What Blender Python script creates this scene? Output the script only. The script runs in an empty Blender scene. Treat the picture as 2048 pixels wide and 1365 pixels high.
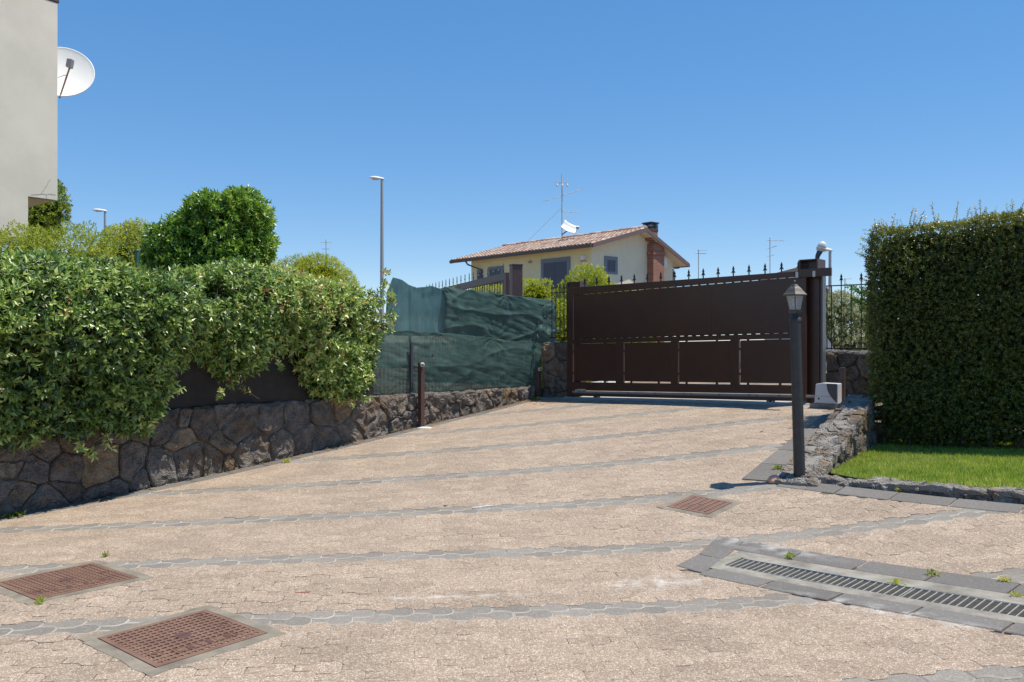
import bpy, math, random
import numpy as np
from mathutils import Vector, Matrix, noise as mnoise
random.seed(7); RNG=np.random.default_rng(11)
SC=bpy.context.scene; COL=SC.collection
R=math.radians
# ------------------------------------------------------------------ camera, sky, sun
F=1660.0; CX=1024.0; CY=683.0; EYE=1.655           # focal length in photo pixels, principal point, eye height
cam=bpy.data.cameras.new('camera'); cam.sensor_width=36; cam.lens=36*F/2048; cam.clip_start=.05; cam.clip_end=3000
camo=bpy.data.objects.new('camera',cam); COL.objects.link(camo)
camo.location=(0,0,EYE); camo.rotation_euler=(R(90),0,0); SC.camera=camo
SUN=Vector((.78,-.02,2.08)).normalized()
W=bpy.data.worlds.new('World'); SC.world=W; W.use_nodes=True
nt=W.node_tree; bg=nt.nodes['Background']
sky=nt.nodes.new('ShaderNodeTexSky'); sky.sky_type='NISHITA'; sky.sun_disc=False
sky.sun_elevation=math.asin(SUN.z); sky.sun_rotation=math.atan2(SUN.x,SUN.y)
sky.air_density=.7; sky.dust_density=0; sky.ozone_density=2.5; sky.altitude=100
hsv=nt.nodes.new('ShaderNodeHueSaturation'); hsv.inputs['Saturation'].default_value=1.85; hsv.inputs['Value'].default_value=1.77; hsv.inputs['Hue'].default_value=.505; gam=nt.nodes.new('ShaderNodeGamma'); gam.inputs[1].default_value=.5; nt.links.new(sky.outputs[0],gam.inputs[0]); nt.links.new(gam.outputs[0],hsv.inputs['Color']); nt.links.new(hsv.outputs[0],bg.inputs[0]); bg.inputs[1].default_value=.15
sl=bpy.data.lights.new('sun','SUN'); sl.energy=4.3; sl.angle=R(.53); sl.color=(1,.94,.84)
so=bpy.data.objects.new('sun',sl); COL.objects.link(so)
so.rotation_euler=SUN.to_track_quat('Z','Y').to_euler(); so.location=(0,0,30)
vs=SC.view_settings; vs.view_transform='Standard'; vs.look='None'; vs.gamma=1; vs.use_curve_mapping=False; vs.exposure=0.45
SC.cycles.max_bounces=6; SC.cycles.transparent_max_bounces=16
# ------------------------------------------------------------------ helpers
def tag(o,label=None,cat=None,group=None,kind=None):
    if label:o['label']=label
    if cat:o['category']=cat
    if group:o['group']=group
    if kind:o['kind']=kind
    return o
def thing(name,loc,label,cat,group=None):
    o=bpy.data.objects.new(name,None); COL.objects.link(o); o.location=loc; o.empty_display_size=.2
    return tag(o,label,cat,group)
def wloc(o):
    v=Vector((0,0,0))
    while o is not None: v=v+o.location; o=o.parent
    return v
class MB:
    """collects shapes in world coordinates; build() links them as one mesh object under a parent"""
    def __init__(s): s.v=[];s.f=[];s.m=[];s.sm=[];s.t=[]
    def add(s,vs,fs,mi=0,smooth=False,tint=.5):
        o=len(s.v); s.v+=[tuple(p) for p in vs]; s.t+=[tint]*len(vs)
        for f in fs: s.f.append([i+o for i in f]); s.m.append(mi); s.sm.append(smooth)
    def box(s,c,size,rot=None,mi=0,tint=.5):
        hx,hy,hz=[q/2 for q in size]; c=Vector(c)
        P=[Vector((x,y,z)) for z in(-hz,hz) for y in(-hy,hy) for x in(-hx,hx)]
        if rot is not None: P=[rot@p for p in P]
        s.add([c+p for p in P],[(0,2,3,1),(4,5,7,6),(0,1,5,4),(2,6,7,3),(0,4,6,2),(1,3,7,5)],mi,False,tint)
    def hexa(s,P,mi=0,tint=.5):      # 8 corners: bottom 4 (ccw), top 4
        s.add(P,[(3,2,1,0),(4,5,6,7),(0,1,5,4),(1,2,6,5),(2,3,7,6),(3,0,4,7)],mi,False,tint)
    def tube(s,pts,r,n=8,mi=0,cap=True,smooth=True,tint=.5):
        pts=[Vector(p) for p in pts]; rs=r if isinstance(r,(list,tuple)) else [r]*len(pts)
        V=[];k=len(pts)
        for i,p in enumerate(pts):
            d=(pts[min(i+1,k-1)]-pts[max(i-1,0)]).normalized()
            a=d.orthogonal().normalized() if abs(d.z)>.99 else d.cross(Vector((0,0,1))).normalized()
            b=d.cross(a)
            V+=[p+(a*math.cos(2*math.pi*j/n)+b*math.sin(2*math.pi*j/n))*rs[i] for j in range(n)]
        Fs=[(i*n+j,i*n+(j+1)%n,(i+1)*n+(j+1)%n,(i+1)*n+j) for i in range(k-1) for j in range(n)]
        s.add(V,Fs,mi,smooth,tint)
        if cap: s.add(V[:n],[tuple(range(n))[::-1]],mi,False,tint); s.add(V[-n:],[tuple(range(n))],mi,False,tint)
    def lathe(s,prof,c=(0,0,0),n=16,mi=0,smooth=True,ax=None,phase=0):
        c=Vector(c); V=[]
        for r,z in prof: V+=[Vector((r*math.cos(2*math.pi*j/n+phase),r*math.sin(2*math.pi*j/n+phase),z)) for j in range(n)]
        if ax is not None:
            q=Vector((0,0,1)).rotation_difference(Vector(ax)); V=[q@v for v in V]
        k=len(prof)
        s.add([c+v for v in V],[(i*n+j,i*n+(j+1)%n,(i+1)*n+(j+1)%n,(i+1)*n+j) for i in range(k-1) for j in range(n)],mi,smooth)
    def prism(s,poly,off,mi=0,tint=.5):   # poly: 3D points, off: extrusion vector
        n=len(poly); P=[Vector(p) for p in poly]; off=Vector(off)
        s.add(P+[p+off for p in P],[tuple(range(n))[::-1],tuple(range(n,2*n))]+[(i,(i+1)%n,n+(i+1)%n,n+i) for i in range(n)],mi,False,tint)
    def build(s,name,mats,parent=None,kind=None,bevel=0,tint=False):
        me=bpy.data.meshes.new(name); w=wloc(parent) if parent is not None else Vector((0,0,0))
        me.from_pydata([(p[0]-w.x,p[1]-w.y,p[2]-w.z) for p in s.v],[],s.f)
        for m in (mats if isinstance(mats,(list,tuple)) else [mats]): me.materials.append(m)
        if any(s.m): me.polygons.foreach_set('material_index',s.m)
        me.polygons.foreach_set('use_smooth',s.sm)
        if tint:
            a=me.attributes.new('tint','FLOAT','POINT'); a.data.foreach_set('value',s.t)
        me.update()
        o=bpy.data.objects.new(name,me); COL.objects.link(o); o.parent=parent
        if kind:o['kind']=kind
        if bevel:
            b=o.modifiers.new('bevel','BEVEL'); b.width=bevel; b.segments=2; b.limit_method='ANGLE'
        return o
def npmesh(name,V,tris,mat,parent=None,tint=None,kind=None,k=3,smooth=False):
    me=bpy.data.meshes.new(name); w=wloc(parent) if parent is not None else Vector((0,0,0))
    V=np.asarray(V,dtype=np.float32)-np.array(w,dtype=np.float32); tris=np.asarray(tris,dtype=np.int32)
    me.vertices.add(len(V)); me.vertices.foreach_set('co',V.ravel())
    me.loops.add(tris.size); me.loops.foreach_set('vertex_index',tris.ravel())
    me.polygons.add(len(tris)); me.polygons.foreach_set('loop_start',np.arange(0,tris.size,k,dtype=np.int32))
    me.polygons.foreach_set('use_smooth',np.full(len(tris),smooth,dtype=bool))
    if tint is not None:
        a=me.attributes.new('tint','FLOAT','POINT'); a.data.foreach_set('value',np.asarray(tint,dtype=np.float32))
    me.materials.append(mat); me.update(); me.validate()
    o=bpy.data.objects.new(name,me); COL.objects.link(o); o.parent=parent
    if kind:o['kind']=kind
    return o
# ------------------------------------------------------------------ materials
def mat(name,col,rough=.6,col2=None,scale=8,detail=6,bump=0,bscale=None,metal=0,rnd=0,spec=.5,bdist=.01,ramp=(.35,.65),coat=0):
    m=bpy.data.materials.new(name); m.use_nodes=True; t=m.node_tree; N=t.nodes; L=t.links; b=N['Principled BSDF']
    b.inputs['Base Color'].default_value=(*col,1); b.inputs['Roughness'].default_value=rough; b.inputs['Metallic'].default_value=metal
    b.inputs['Specular IOR Level'].default_value=spec; b.inputs['Coat Weight'].default_value=coat
    geo=N.new('ShaderNodeNewGeometry'); out=None
    if col2:
        n=N.new('ShaderNodeTexNoise'); n.inputs['Scale'].default_value=scale; n.inputs['Detail'].default_value=detail; n.inputs['Roughness'].default_value=.65
        L.new(geo.outputs['Position'],n.inputs['Vector'])
        r=N.new('ShaderNodeValToRGB'); r.color_ramp.elements[0].position=ramp[0]; r.color_ramp.elements[1].position=ramp[1]
        r.color_ramp.elements[0].color=(*col,1); r.color_ramp.elements[1].color=(*col2,1)
        L.new(n.outputs[0],r.inputs[0]); out=r.outputs[0]
    if rnd:
        oi=N.new('ShaderNodeObjectInfo'); h=N.new('ShaderNodeHueSaturation'); mr=N.new('ShaderNodeMapRange')
        mr.inputs[3].default_value=1-rnd; mr.inputs[4].default_value=1+rnd; L.new(oi.outputs['Random'],mr.inputs[0]); L.new(mr.outputs[0],h.inputs['Value'])
        if out: L.new(out,h.inputs['Color'])
        else: h.inputs['Color'].default_value=(*col,1)
        out=h.outputs[0]
    if out: L.new(out,b.inputs['Base Color'])
    if bump:
        n=N.new('ShaderNodeTexNoise'); n.inputs['Scale'].default_value=bscale or scale*4; n.inputs['Detail'].default_value=5; L.new(geo.outputs['Position'],n.inputs['Vector'])
        bp=N.new('ShaderNodeBump'); bp.inputs['Strength'].default_value=bump; bp.inputs['Distance'].default_value=bdist
        L.new(n.outputs[0],bp.inputs['Height']); L.new(bp.outputs[0],b.inputs['Normal'])
    return m
def leafmat(name,cols,rough=.38,trans=.3,spec=.5):
    """cols: ramp of leaf colours over the per-leaf tint"""
    m=bpy.data.materials.new(name); m.use_nodes=True; t=m.node_tree; N=t.nodes; L=t.links; b=N['Principled BSDF']
    a=N.new('ShaderNodeAttribute'); a.attribute_name='tint'
    r=N.new('ShaderNodeValToRGB'); e=r.color_ramp.elements
    while len(e)<len(cols): e.new(.5)
    for i,(p,c) in enumerate(cols): e[i].position=p; e[i].color=(*c,1)
    L.new(a.outputs['Fac'],r.inputs[0]); L.new(r.outputs[0],b.inputs['Base Color'])
    b.inputs['Roughness'].default_value=rough; b.inputs['Specular IOR Level'].default_value=spec
    tr=N.new('ShaderNodeBsdfTranslucent'); hs=N.new('ShaderNodeHueSaturation'); hs.inputs['Value'].default_value=1.7; hs.inputs['Saturation'].default_value=1.05; hs.inputs['Hue'].default_value=.485
    L.new(r.outputs[0],hs.inputs['Color']); L.new(hs.outputs[0],tr.inputs[0])
    mx=N.new('ShaderNodeMixShader'); mx.inputs[0].default_value=trans
    L.new(b.outputs[0],mx.inputs[1]); L.new(tr.outputs[0],mx.inputs[2]); L.new(mx.outputs[0],N['Material Output'].inputs[0])
    return m
def paver_mat(name,base,dark,light,lightamt,var=.07):
    """exposed-aggregate concrete: coarse and fine grains in three tones, blotches, and pale lime stains where the photo has them"""
    m=bpy.data.materials.new(name); m.use_nodes=True; t=m.node_tree; N=t.nodes; L=t.links; b=N['Principled BSDF']
    geo=N.new('ShaderNodeNewGeometry'); pos=geo.outputs['Position']
    v=N.new('ShaderNodeTexVoronoi'); v.inputs['Scale'].default_value=190; L.new(pos,v.inputs['Vector'])
    wn=N.new('ShaderNodeSeparateColor'); L.new(v.outputs['Color'],wn.inputs[0])
    r=N.new('ShaderNodeValToRGB'); e=r.color_ramp.elements; e.new(.5); e.new(.8)
    cs=[(0,dark),(.32,base),(1-lightamt-.05,base),(1-lightamt+.05,light)]
    for i,(p,c) in enumerate(cs): e[i].position=p; e[i].color=(*c,1)
    v2=N.new('ShaderNodeTexVoronoi'); v2.inputs['Scale'].default_value=55; L.new(pos,v2.inputs['Vector']); w2=N.new('ShaderNodeSeparateColor'); L.new(v2.outputs['Color'],w2.inputs[0])
    mxg=N.new('ShaderNodeMath'); mxg.operation='MULTIPLY_ADD'; mxg.inputs[1].default_value=.20; mxs=N.new('ShaderNodeMath'); mxs.operation='MULTIPLY'; mxs.inputs[1].default_value=.82; L.new(wn.outputs[0],mxs.inputs[0]); L.new(w2.outputs[1],mxg.inputs[0]); L.new(mxs.outputs[0],mxg.inputs[2]); L.new(mxg.outputs[0],r.inputs[0])
    n2=N.new('ShaderNodeTexNoise'); n2.inputs['Scale'].default_value=1.6; n2.inputs['Detail'].default_value=7; L.new(pos,n2.inputs['Vector'])
    oi=N.new('ShaderNodeObjectInfo'); at=N.new('ShaderNodeAttribute'); at.attribute_name='tint'
    ad=N.new('ShaderNodeMath'); L.new(oi.outputs['Random'],ad.inputs[0]); L.new(at.outputs['Fac'],ad.inputs[1])
    fr=N.new('ShaderNodeMath'); fr.operation='FRACT'; L.new(ad.outputs[0],fr.inputs[0])
    mr=N.new('ShaderNodeMapRange'); mr.inputs[3].default_value=1-var; mr.inputs[4].default_value=1+var; L.new(fr.outputs[0],mr.inputs[0])
    m2=N.new('ShaderNodeMapRange'); m2.inputs[1].default_value=.3; m2.inputs[2].default_value=.7; m2.inputs[3].default_value=.90; m2.inputs[4].default_value=1.07; L.new(n2.outputs[0],m2.inputs[0])
    mu=N.new('ShaderNodeMath'); mu.operation='MULTIPLY'; L.new(mr.outputs[0],mu.inputs[0]); L.new(m2.outputs[0],mu.inputs[1])
    hs=N.new('ShaderNodeHueSaturation'); L.new(r.outputs[0],hs.inputs['Color']); L.new(mu.outputs[0],hs.inputs['Value'])
    # lime stains
    col=hs.outputs[0]
    n3=N.new('ShaderNodeTexNoise'); n3.inputs['Scale'].default_value=9; n3.inputs['Detail'].default_value=8; L.new(pos,n3.inputs['Vector'])
    for (cx,cy,sx,sy,ang,amt) in ((1.0,5.75,.42,.2,15,.5),(-.32,5.42,.75,.055,7,.45),(2.2,5.0,.8,.12,-47,.45),(1.95,6.6,.9,.2,-47,.3)):
        mp=N.new('ShaderNodeMapping'); mp.vector_type='TEXTURE'; mp.inputs['Location'].default_value=(cx,cy,0); mp.inputs['Rotation'].default_value=(0,0,R(ang)); mp.inputs['Scale'].default_value=(sx,sy,5)
        L.new(pos,mp.inputs[0]); g=N.new('ShaderNodeTexGradient'); g.gradient_type='SPHERICAL'; L.new(mp.outputs[0],g.inputs[0])
        q=N.new('ShaderNodeMath'); q.operation='MULTIPLY'; L.new(g.outputs[1],q.inputs[0])
        q2=N.new('ShaderNodeMapRange'); q2.inputs[1].default_value=.42; q2.inputs[2].default_value=.68; q2.inputs[4].default_value=amt*2; L.new(n3.outputs[0],q2.inputs[0]); L.new(q2.outputs[0],q.inputs[1]); q.use_clamp=True
        mx=N.new('ShaderNodeMix'); mx.data_type='RGBA'; L.new(q.outputs[0],mx.inputs[0]); L.new(col,mx.inputs[6]); mx.inputs[7].default_value=(.62,.6,.56,1); col=mx.outputs[2]
    L.new(col,b.inputs['Base Color']); b.inputs['Roughness'].default_value=.85; b.inputs['Specular IOR Level'].default_value=.3
    bp=N.new('ShaderNodeBump'); bp.inputs['Strength'].default_value=.5; bp.inputs['Distance'].default_value=.004; L.new(v.outputs['Distance'],bp.inputs['Height']); L.new(bp.outputs[0],b.inputs['Normal'])
    return m
def stonemat(name,cols,lichen=.15):
    m=bpy.data.materials.new(name); m.use_nodes=True; t=m.node_tree; N=t.nodes; L=t.links; b=N['Principled BSDF']
    geo=N.new('ShaderNodeNewGeometry'); pos=geo.outputs['Position']; oi=N.new('ShaderNodeObjectInfo')
    r=N.new('ShaderNodeValToRGB'); e=r.color_ramp.elements
    while len(e)<len(cols): e.new(.5)
    for i,(p,c) in enumerate(cols): e[i].position=p; e[i].color=(*c,1)
    L.new(oi.outputs['Random'],r.inputs[0])
    n=N.new('ShaderNodeTexNoise'); n.inputs['Scale'].default_value=7; n.inputs['Detail'].default_value=9; n.inputs['Roughness'].default_value=.7; L.new(pos,n.inputs['Vector'])
    m2=N.new('ShaderNodeMapRange'); m2.inputs[1].default_value=.3; m2.inputs[2].default_value=.7; m2.inputs[3].default_value=.5; m2.inputs[4].default_value=1.65; L.new(n.outputs[0],m2.inputs[0])
    hs=N.new('ShaderNodeHueSaturation'); L.new(r.outputs[0],hs.inputs['Color']); L.new(m2.outputs[0],hs.inputs['Value'])
    n4=N.new('ShaderNodeTexNoise'); n4.inputs['Scale'].default_value=2.3; n4.inputs['Detail'].default_value=6; L.new(pos,n4.inputs['Vector'])
    r4=N.new('ShaderNodeMapRange'); r4.inputs[1].default_value=.52; r4.inputs[2].default_value=.68; r4.inputs[4].default_value=.6; L.new(n4.outputs[0],r4.inputs[0])
    mx=N.new('ShaderNodeMix'); mx.data_type='RGBA'; L.new(r4.outputs[0],mx.inputs[0]); L.new(hs.outputs[0],mx.inputs[6]); mx.inputs[7].default_value=(.22,.13,.06,1)
    n5=N.new('ShaderNodeTexNoise'); n5.inputs['Scale'].default_value=38; n5.inputs['Detail'].default_value=4; L.new(pos,n5.inputs['Vector'])
    r5=N.new('ShaderNodeMapRange'); r5.inputs[1].default_value=.6; r5.inputs[2].default_value=.72; r5.inputs[4].default_value=lichen*2; L.new(n5.outputs[0],r5.inputs[0])
    mx2=N.new('ShaderNodeMix'); mx2.data_type='RGBA'; L.new(r5.outputs[0],mx2.inputs[0]); L.new(mx.outputs[2],mx2.inputs[6]); mx2.inputs[7].default_value=(.42,.39,.35,1)
    L.new(mx2.outputs[2],b.inputs['Base Color']); b.inputs['Roughness'].default_value=.9; b.inputs['Specular IOR Level'].default_value=.25
    vo=N.new('ShaderNodeTexVoronoi'); vo.inputs['Scale'].default_value=60; L.new(pos,vo.inputs['Vector'])
    n6=N.new('ShaderNodeTexNoise'); n6.inputs['Scale'].default_value=17; n6.inputs['Detail'].default_value=8; n6.inputs['Roughness'].default_value=.7; L.new(pos,n6.inputs['Vector'])
    sm=N.new('ShaderNodeMath'); sm.operation='MULTIPLY_ADD'; sm.inputs[1].default_value=.35; L.new(vo.outputs['Distance'],sm.inputs[0]); L.new(n6.outputs[0],sm.inputs[2])
    bp=N.new('ShaderNodeBump'); bp.inputs['Strength'].default_value=1.; bp.inputs['Distance'].default_value=.075; L.new(sm.outputs[0],bp.inputs['Height']); L.new(bp.outputs[0],b.inputs['Normal'])
    return m
M={}
M['paver']=paver_mat('beige_paver',(.315,.238,.172),(.20,.14,.097),(.56,.475,.39),.22,.10)
M['grey']=paver_mat('grey_paver',(.232,.208,.177),(.17,.15,.127),(.33,.30,.265),.17,.12)
M['greyedge']=mat('sandy_edge',(.39,.355,.30),.9,(.25,.228,.195),3.2,ramp=(.40,.62))
M['slab']=paver_mat('basalt_slab',(.165,.152,.137),(.12,.11,.10),(.27,.26,.245),.09,.10)
M['bed']=mat('joint_sand',(.31,.24,.18),.95,(.19,.14,.10),3,ramp=(.35,.6))
M['dirt']=mat('joint_dirt',(.11,.07,.04),.95,(.2,.14,.08),12)
M['concrete']=mat('concrete',(.33,.30,.25),.9,(.17,.155,.13),5,bump=.4,bscale=90,bdist=.003)
M['rim']=mat('cover_surround',(.27,.23,.175),.9,(.15,.13,.10),5,bump=.5,bscale=110,bdist=.004)
M['rust']=mat('painted_iron',(.225,.130,.088),.6,(.165,.09,.065),5,bump=.3,bscale=150,bdist=.002,spec=.4)
M['rustdark']=mat('iron_recess',(.10,.05,.04),.8)
M['iron']=mat('dark_iron',(.05,.045,.042),.6)
M['galv']=mat('galvanised_steel',(.50,.49,.45),.6,(.36,.35,.32),30)
M['gutter']=mat('drain_bottom',(.055,.05,.04),.95,(.035,.032,.026),14)
M['lava']=stonemat('lava_stone',[(0,(.15,.128,.112)),(.3,(.23,.198,.172)),(.55,(.19,.17,.155)),(.8,(.27,.22,.17)),(1,(.32,.235,.15))])
M['lavatop']=stonemat('lava_wall_top',[(0,(.30,.275,.24)),(.5,(.36,.33,.29)),(1,(.31,.285,.255))],.2)
M['mortar']=mat('dark_mortar',(.085,.075,.066),.95,(.13,.115,.10),18,bump=.6,bscale=40)
M['brown']=mat('brown_enamel',(.062,.026,.018),.30,(.051,.022,.016),3,spec=.5)
M['brown2']=mat('brown_post_paint',(.095,.05,.043),.5,(.075,.042,.038),14)
M['black']=mat('black_iron',(.02,.02,.022),.5)
M['white']=mat('white_plastic',(.74,.73,.71),.45)
M['lightgrey']=mat('pale_grey_plastic',(.55,.55,.56),.45)
M['charcoal']=mat('charcoal_plastic',(.055,.055,.075),.4)
M['soil']=mat('soil',(.13,.095,.065),.95,(.2,.155,.11),4)
M['render']=mat('cream_render',(.76,.69,.57),.92,(.66,.60,.50),1.1,bump=.5,bscale=150,bdist=.004)
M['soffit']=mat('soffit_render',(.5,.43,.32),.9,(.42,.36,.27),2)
M['trim']=mat('brown_gutter',(.10,.072,.062),.5)
M['dish']=mat('white_dish',(.80,.80,.78),.4)
M['lamppost']=mat('dark_grey_post',(.045,.045,.043),.5,(.03,.03,.03),20,bump=.2,bscale=60,bdist=.002)
M['lampcap']=mat('weathered_bronze',(.085,.08,.066),.5,(.05,.045,.038),30,metal=.2)
M['twig']=mat('twigs',(.07,.05,.03),.9)
M['bark']=mat('bark',(.12,.09,.065),.9,(.07,.055,.04),14,bump=.6,bscale=30)
# ------------------------------------------------------------------ the ground surface (heights in mm, 0.5 m grid from x -9, y 0.5)
ZG=np.array([-93,-83,-74,-65,-57,-49,-41,-35,-29,-24,-20,-16,-14,-12,-11,-10,-8,-6,-2,3,11,20,32,45,60,75,91,108,126,145,164,185,207,229,253,277,302,-97,-87,-78,-69,-60,-51,-43,-36,-29,-23,-19,-15,-12,-10,-9,-8,-7,-5,-1,4,13,24,37,51,67,84,101,119,138,158,178,200,223,247,272,297,323,-101,-92,-82,-72,-63,-54,-45,-37,-29,-23,-18,-13,-10,-8,-7,-6,-5,-4,0,5,14,26,41,58,75,92,110,129,149,170,192,216,240,265,291,318,344,-106,-96,-86,-76,-66,-56,-47,-38,-30,-23,-17,-12,-8,-6,-4,-4,-3,-3,0,5,15,29,47,64,83,101,120,139,160,183,206,231,257,284,311,339,366,-110,-100,-90,-79,-69,-59,-49,-40,-31,-23,-16,-10,-6,-3,-2,-2,-2,-2,0,6,15,33,52,71,90,108,128,149,171,195,221,247,275,303,331,360,390,-115,-105,-94,-83,-73,-62,-52,-42,-32,-23,-15,-9,-4,-1,0,0,-1,-1,1,6,18,38,58,78,96,115,135,158,182,208,235,264,293,323,353,383,414,-120,-109,-98,-87,-76,-65,-55,-44,-34,-24,-15,-8,-2,1,2,2,0,0,1,6,18,40,62,81,99,119,141,166,193,221,250,281,312,344,376,408,440,-125,-114,-103,-91,-80,-69,-58,-47,-36,-26,-16,-7,-1,3,4,3,2,0,0,4,15,37,58,78,98,121,146,174,204,235,267,300,333,366,400,433,467,-129,-118,-107,-96,-84,-73,-62,-51,-40,-29,-18,-9,-1,4,5,4,2,-1,-3,-2,5,21,43,67,92,120,151,183,216,250,285,320,355,390,425,460,495,-134,-122,-111,-100,-88,-77,-66,-55,-44,-33,-23,-13,-5,1,2,2,0,-4,-7,-10,-7,3,25,54,86,121,156,193,230,267,305,342,379,416,453,489,526,-138,-126,-115,-103,-92,-81,-70,-59,-48,-38,-28,-19,-12,-8,-6,-6,-7,-11,-15,-18,-18,-9,14,47,85,125,165,206,247,287,327,367,405,444,482,519,557,-142,-130,-118,-107,-95,-84,-73,-63,-53,-43,-34,-27,-21,-16,-14,-13,-13,-16,-20,-24,-22,-11,13,48,89,134,179,224,268,311,352,394,434,474,513,551,590,-145,-133,-121,-109,-97,-86,-76,-65,-56,-47,-40,-33,-27,-22,-18,-16,-14,-15,-18,-20,-18,-3,23,59,104,152,200,247,293,337,381,423,465,505,545,585,624,-147,-135,-123,-110,-99,-87,-77,-67,-58,-50,-43,-36,-30,-23,-16,-11,-7,-5,-5,-4,2,19,46,83,129,179,227,276,323,368,413,456,498,539,580,620,660,-149,-136,-123,-111,-99,-87,-76,-66,-57,-49,-41,-34,-26,-17,-7,2,9,14,19,24,35,54,83,120,165,214,262,310,357,403,447,491,533,575,616,656,697,-150,-137,-123,-110,-97,-85,-73,-62,-52,-43,-34,-25,-15,-3,9,22,32,41,50,60,75,98,129,166,210,256,303,350,396,441,485,528,571,612,653,694,734,-150,-136,-122,-108,-94,-81,-68,-56,-45,-33,-22,-10,3,17,32,47,61,74,87,102,122,148,180,218,260,304,349,394,439,483,526,568,610,651,692,732,773,-149,-134,-119,-104,-89,-75,-61,-47,-33,-20,-6,10,26,42,59,77,93,110,127,147,171,200,234,273,314,356,399,441,484,526,568,610,651,691,732,772,812,-147,-131,-114,-98,-82,-67,-51,-35,-20,-3,14,32,51,70,90,109,129,148,169,193,221,253,289,328,369,409,450,490,531,572,612,652,692,732,772,812,852,-144,-126,-109,-91,-74,-57,-39,-22,-3,15,35,56,78,99,121,143,165,187,211,238,269,303,341,381,422,461,501,540,578,617,656,695,735,774,813,853,892,-139,-121,-102,-83,-64,-45,-26,-6,14,35,57,81,105,129,154,177,201,226,252,282,315,351,390,430,471,511,550,588,625,663,700,739,777,816,855,894,933,-134,-113,-93,-73,-53,-32,-11,10,33,56,80,105,131,158,184,210,236,263,292,323,358,396,436,476,517,558,596,633,670,707,744,781,819,858,896,935,974,-127,-105,-84,-62,-40,-18,5,28,52,77,103,129,157,185,213,241,270,299,330,363,399,438,478,518,560,600,639,676,713,749,786,823,861,899,937,976,1015,-118,-96,-73,-50,-27,-3,21,46,71,98,125,153,182,211,241,271,302,332,365,399,437,476,517,557,598,639,678,716,753,790,827,864,902,940,978,1017,1055,-109,-85,-61,-37,-12,13,38,64,91,119,147,176,206,236,267,299,330,363,396,432,471,512,553,593,633,674,714,753,791,829,866,904,942,980,1019,1057,1096,-98,-73,-48,-23,3,29,56,83,111,140,169,199,229,261,292,324,357,390,424,462,501,543,585,626,667,708,748,788,827,866,904,943,981,1020,1058,1097,1136,-87,-61,-34,-8,19,46,74,102,131,160,190,221,252,284,316,349,382,416,451,489,530,572,614,657,699,740,782,822,862,902,941,980,1019,1058,1097,1137,1176,-74,-47,-20,8,35,63,92,121,151,181,212,243,275,308,340,374,407,442,478,517,558,600,644,687,730,772,814,856,896,937,977,1017,1057,1096,1136,1175,1215,-61,-33,-5,23,52,81,111,140,171,202,233,265,298,331,364,398,433,469,506,545,586,629,673,716,760,803,846,888,930,971,1012,1053,1093,1133,1174,1214,1254,-47,-18,11,40,69,99,129,160,191,223,255,287,321,354,388,423,459,496,534,574,616,658,702,746,790,834,877,920,963,1005,1047,1088,1129,1170,1211,1251,1292,-33,-3,27,57,87,117,148,179,211,243,276,309,343,378,413,449,485,523,562,603,645,688,732,776,820,865,909,952,996,1038,1081,1123,1165,1206,1247,1289,1330,-17,13,43,74,104,135,167,199,231,264,298,332,366,401,437,474,512,551,590,632,674,717,761,806,851,895,940,984,1028,1072,1115,1157,1200,1242,1284,1325,1367,-2,29,60,91,122,154,186,218,251,285,319,354,389,425,462,500,538,578,619,660,703,747,791,836,881,926,971,1016,1061,1105,1148,1192,1235,1277,1320,1362,1404,14,45,77,108,140,172,205,238,272,306,341,376,412,449,487,525,565,605,646,689,732,776,821,866,911,957,1003,1048,1093,1138,1182,1226,1269,1313,1355,1398,1441,30,62,93,125,158,191,224,258,292,327,362,398,435,473,511,551,591,632,674,717,761,806,851,896,942,988,1034,1080,1125,1171,1215,1260,1304,1348,1391,1434,1477],dtype=float).reshape(35,37)/1000
def gz(x,y):
    fx=min(max((x+9)/.5,0),35.999); fy=min(max((y-.5)/.5,0),33.999); i=int(fx); j=int(fy); fx-=i; fy-=j
    return (ZG[j,i]*(1-fx)+ZG[j,i+1]*fx)*(1-fy)+(ZG[j+1,i]*(1-fx)+ZG[j+1,i+1]*fx)*fy
def gn(x,y,e=.2):
    return Vector((-(gz(x+e,y)-gz(x-e,y))/(2*e),-(gz(x,y+e)-gz(x,y-e))/(2*e),1)).normalized()
def at(px,py,Y): return Vector(((px-CX)/F*Y,Y,EYE+(CY-py)/F*Y))     # photo pixel at depth Y
class Plane:                                                         # vertical plane: origin, direction along; (px,py) -> (s,z)
    def __init__(s,o,d): s.o=Vector((o[0],o[1],0)); s.d=Vector((d[0],d[1],0)).normalized(); s.n=Vector((s.d.y,-s.d.x,0))
    def s_of(s,px):
        u=(px-CX)/F; return (u*s.o.y-s.o.x)/(s.d.x-u*s.d.y)
    def sz(s,px,py):
        t=s.s_of(px); Y=s.o.y+s.d.y*t; return t,EYE+(CY-py)/F*Y
    def p(s,t,z,n=0): q=s.o+s.d*t+s.n*n; q.z=z; return q
    def off(s,n): q=s.o+s.n*n; return Plane((q.x,q.y),(s.d.x,s.d.y))
    def bar(s,mb,t0,t1,z0,z1,n0,n1,mi=0):      # box in plane coordinates
        P=[s.p(t,z,n) for z in(z0,z1) for (t,n) in((t0,n0),(t1,n0),(t1,n1),(t0,n1))]; mb.hexa(P,mi)
    def quad(s,mb,pts,n0,n1,mi=0):             # polygon of (t,z) extruded from n0 to n1
        mb.prism([s.p(t,z,n0) for t,z in pts],s.n*(n1-n0),mi)
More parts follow.
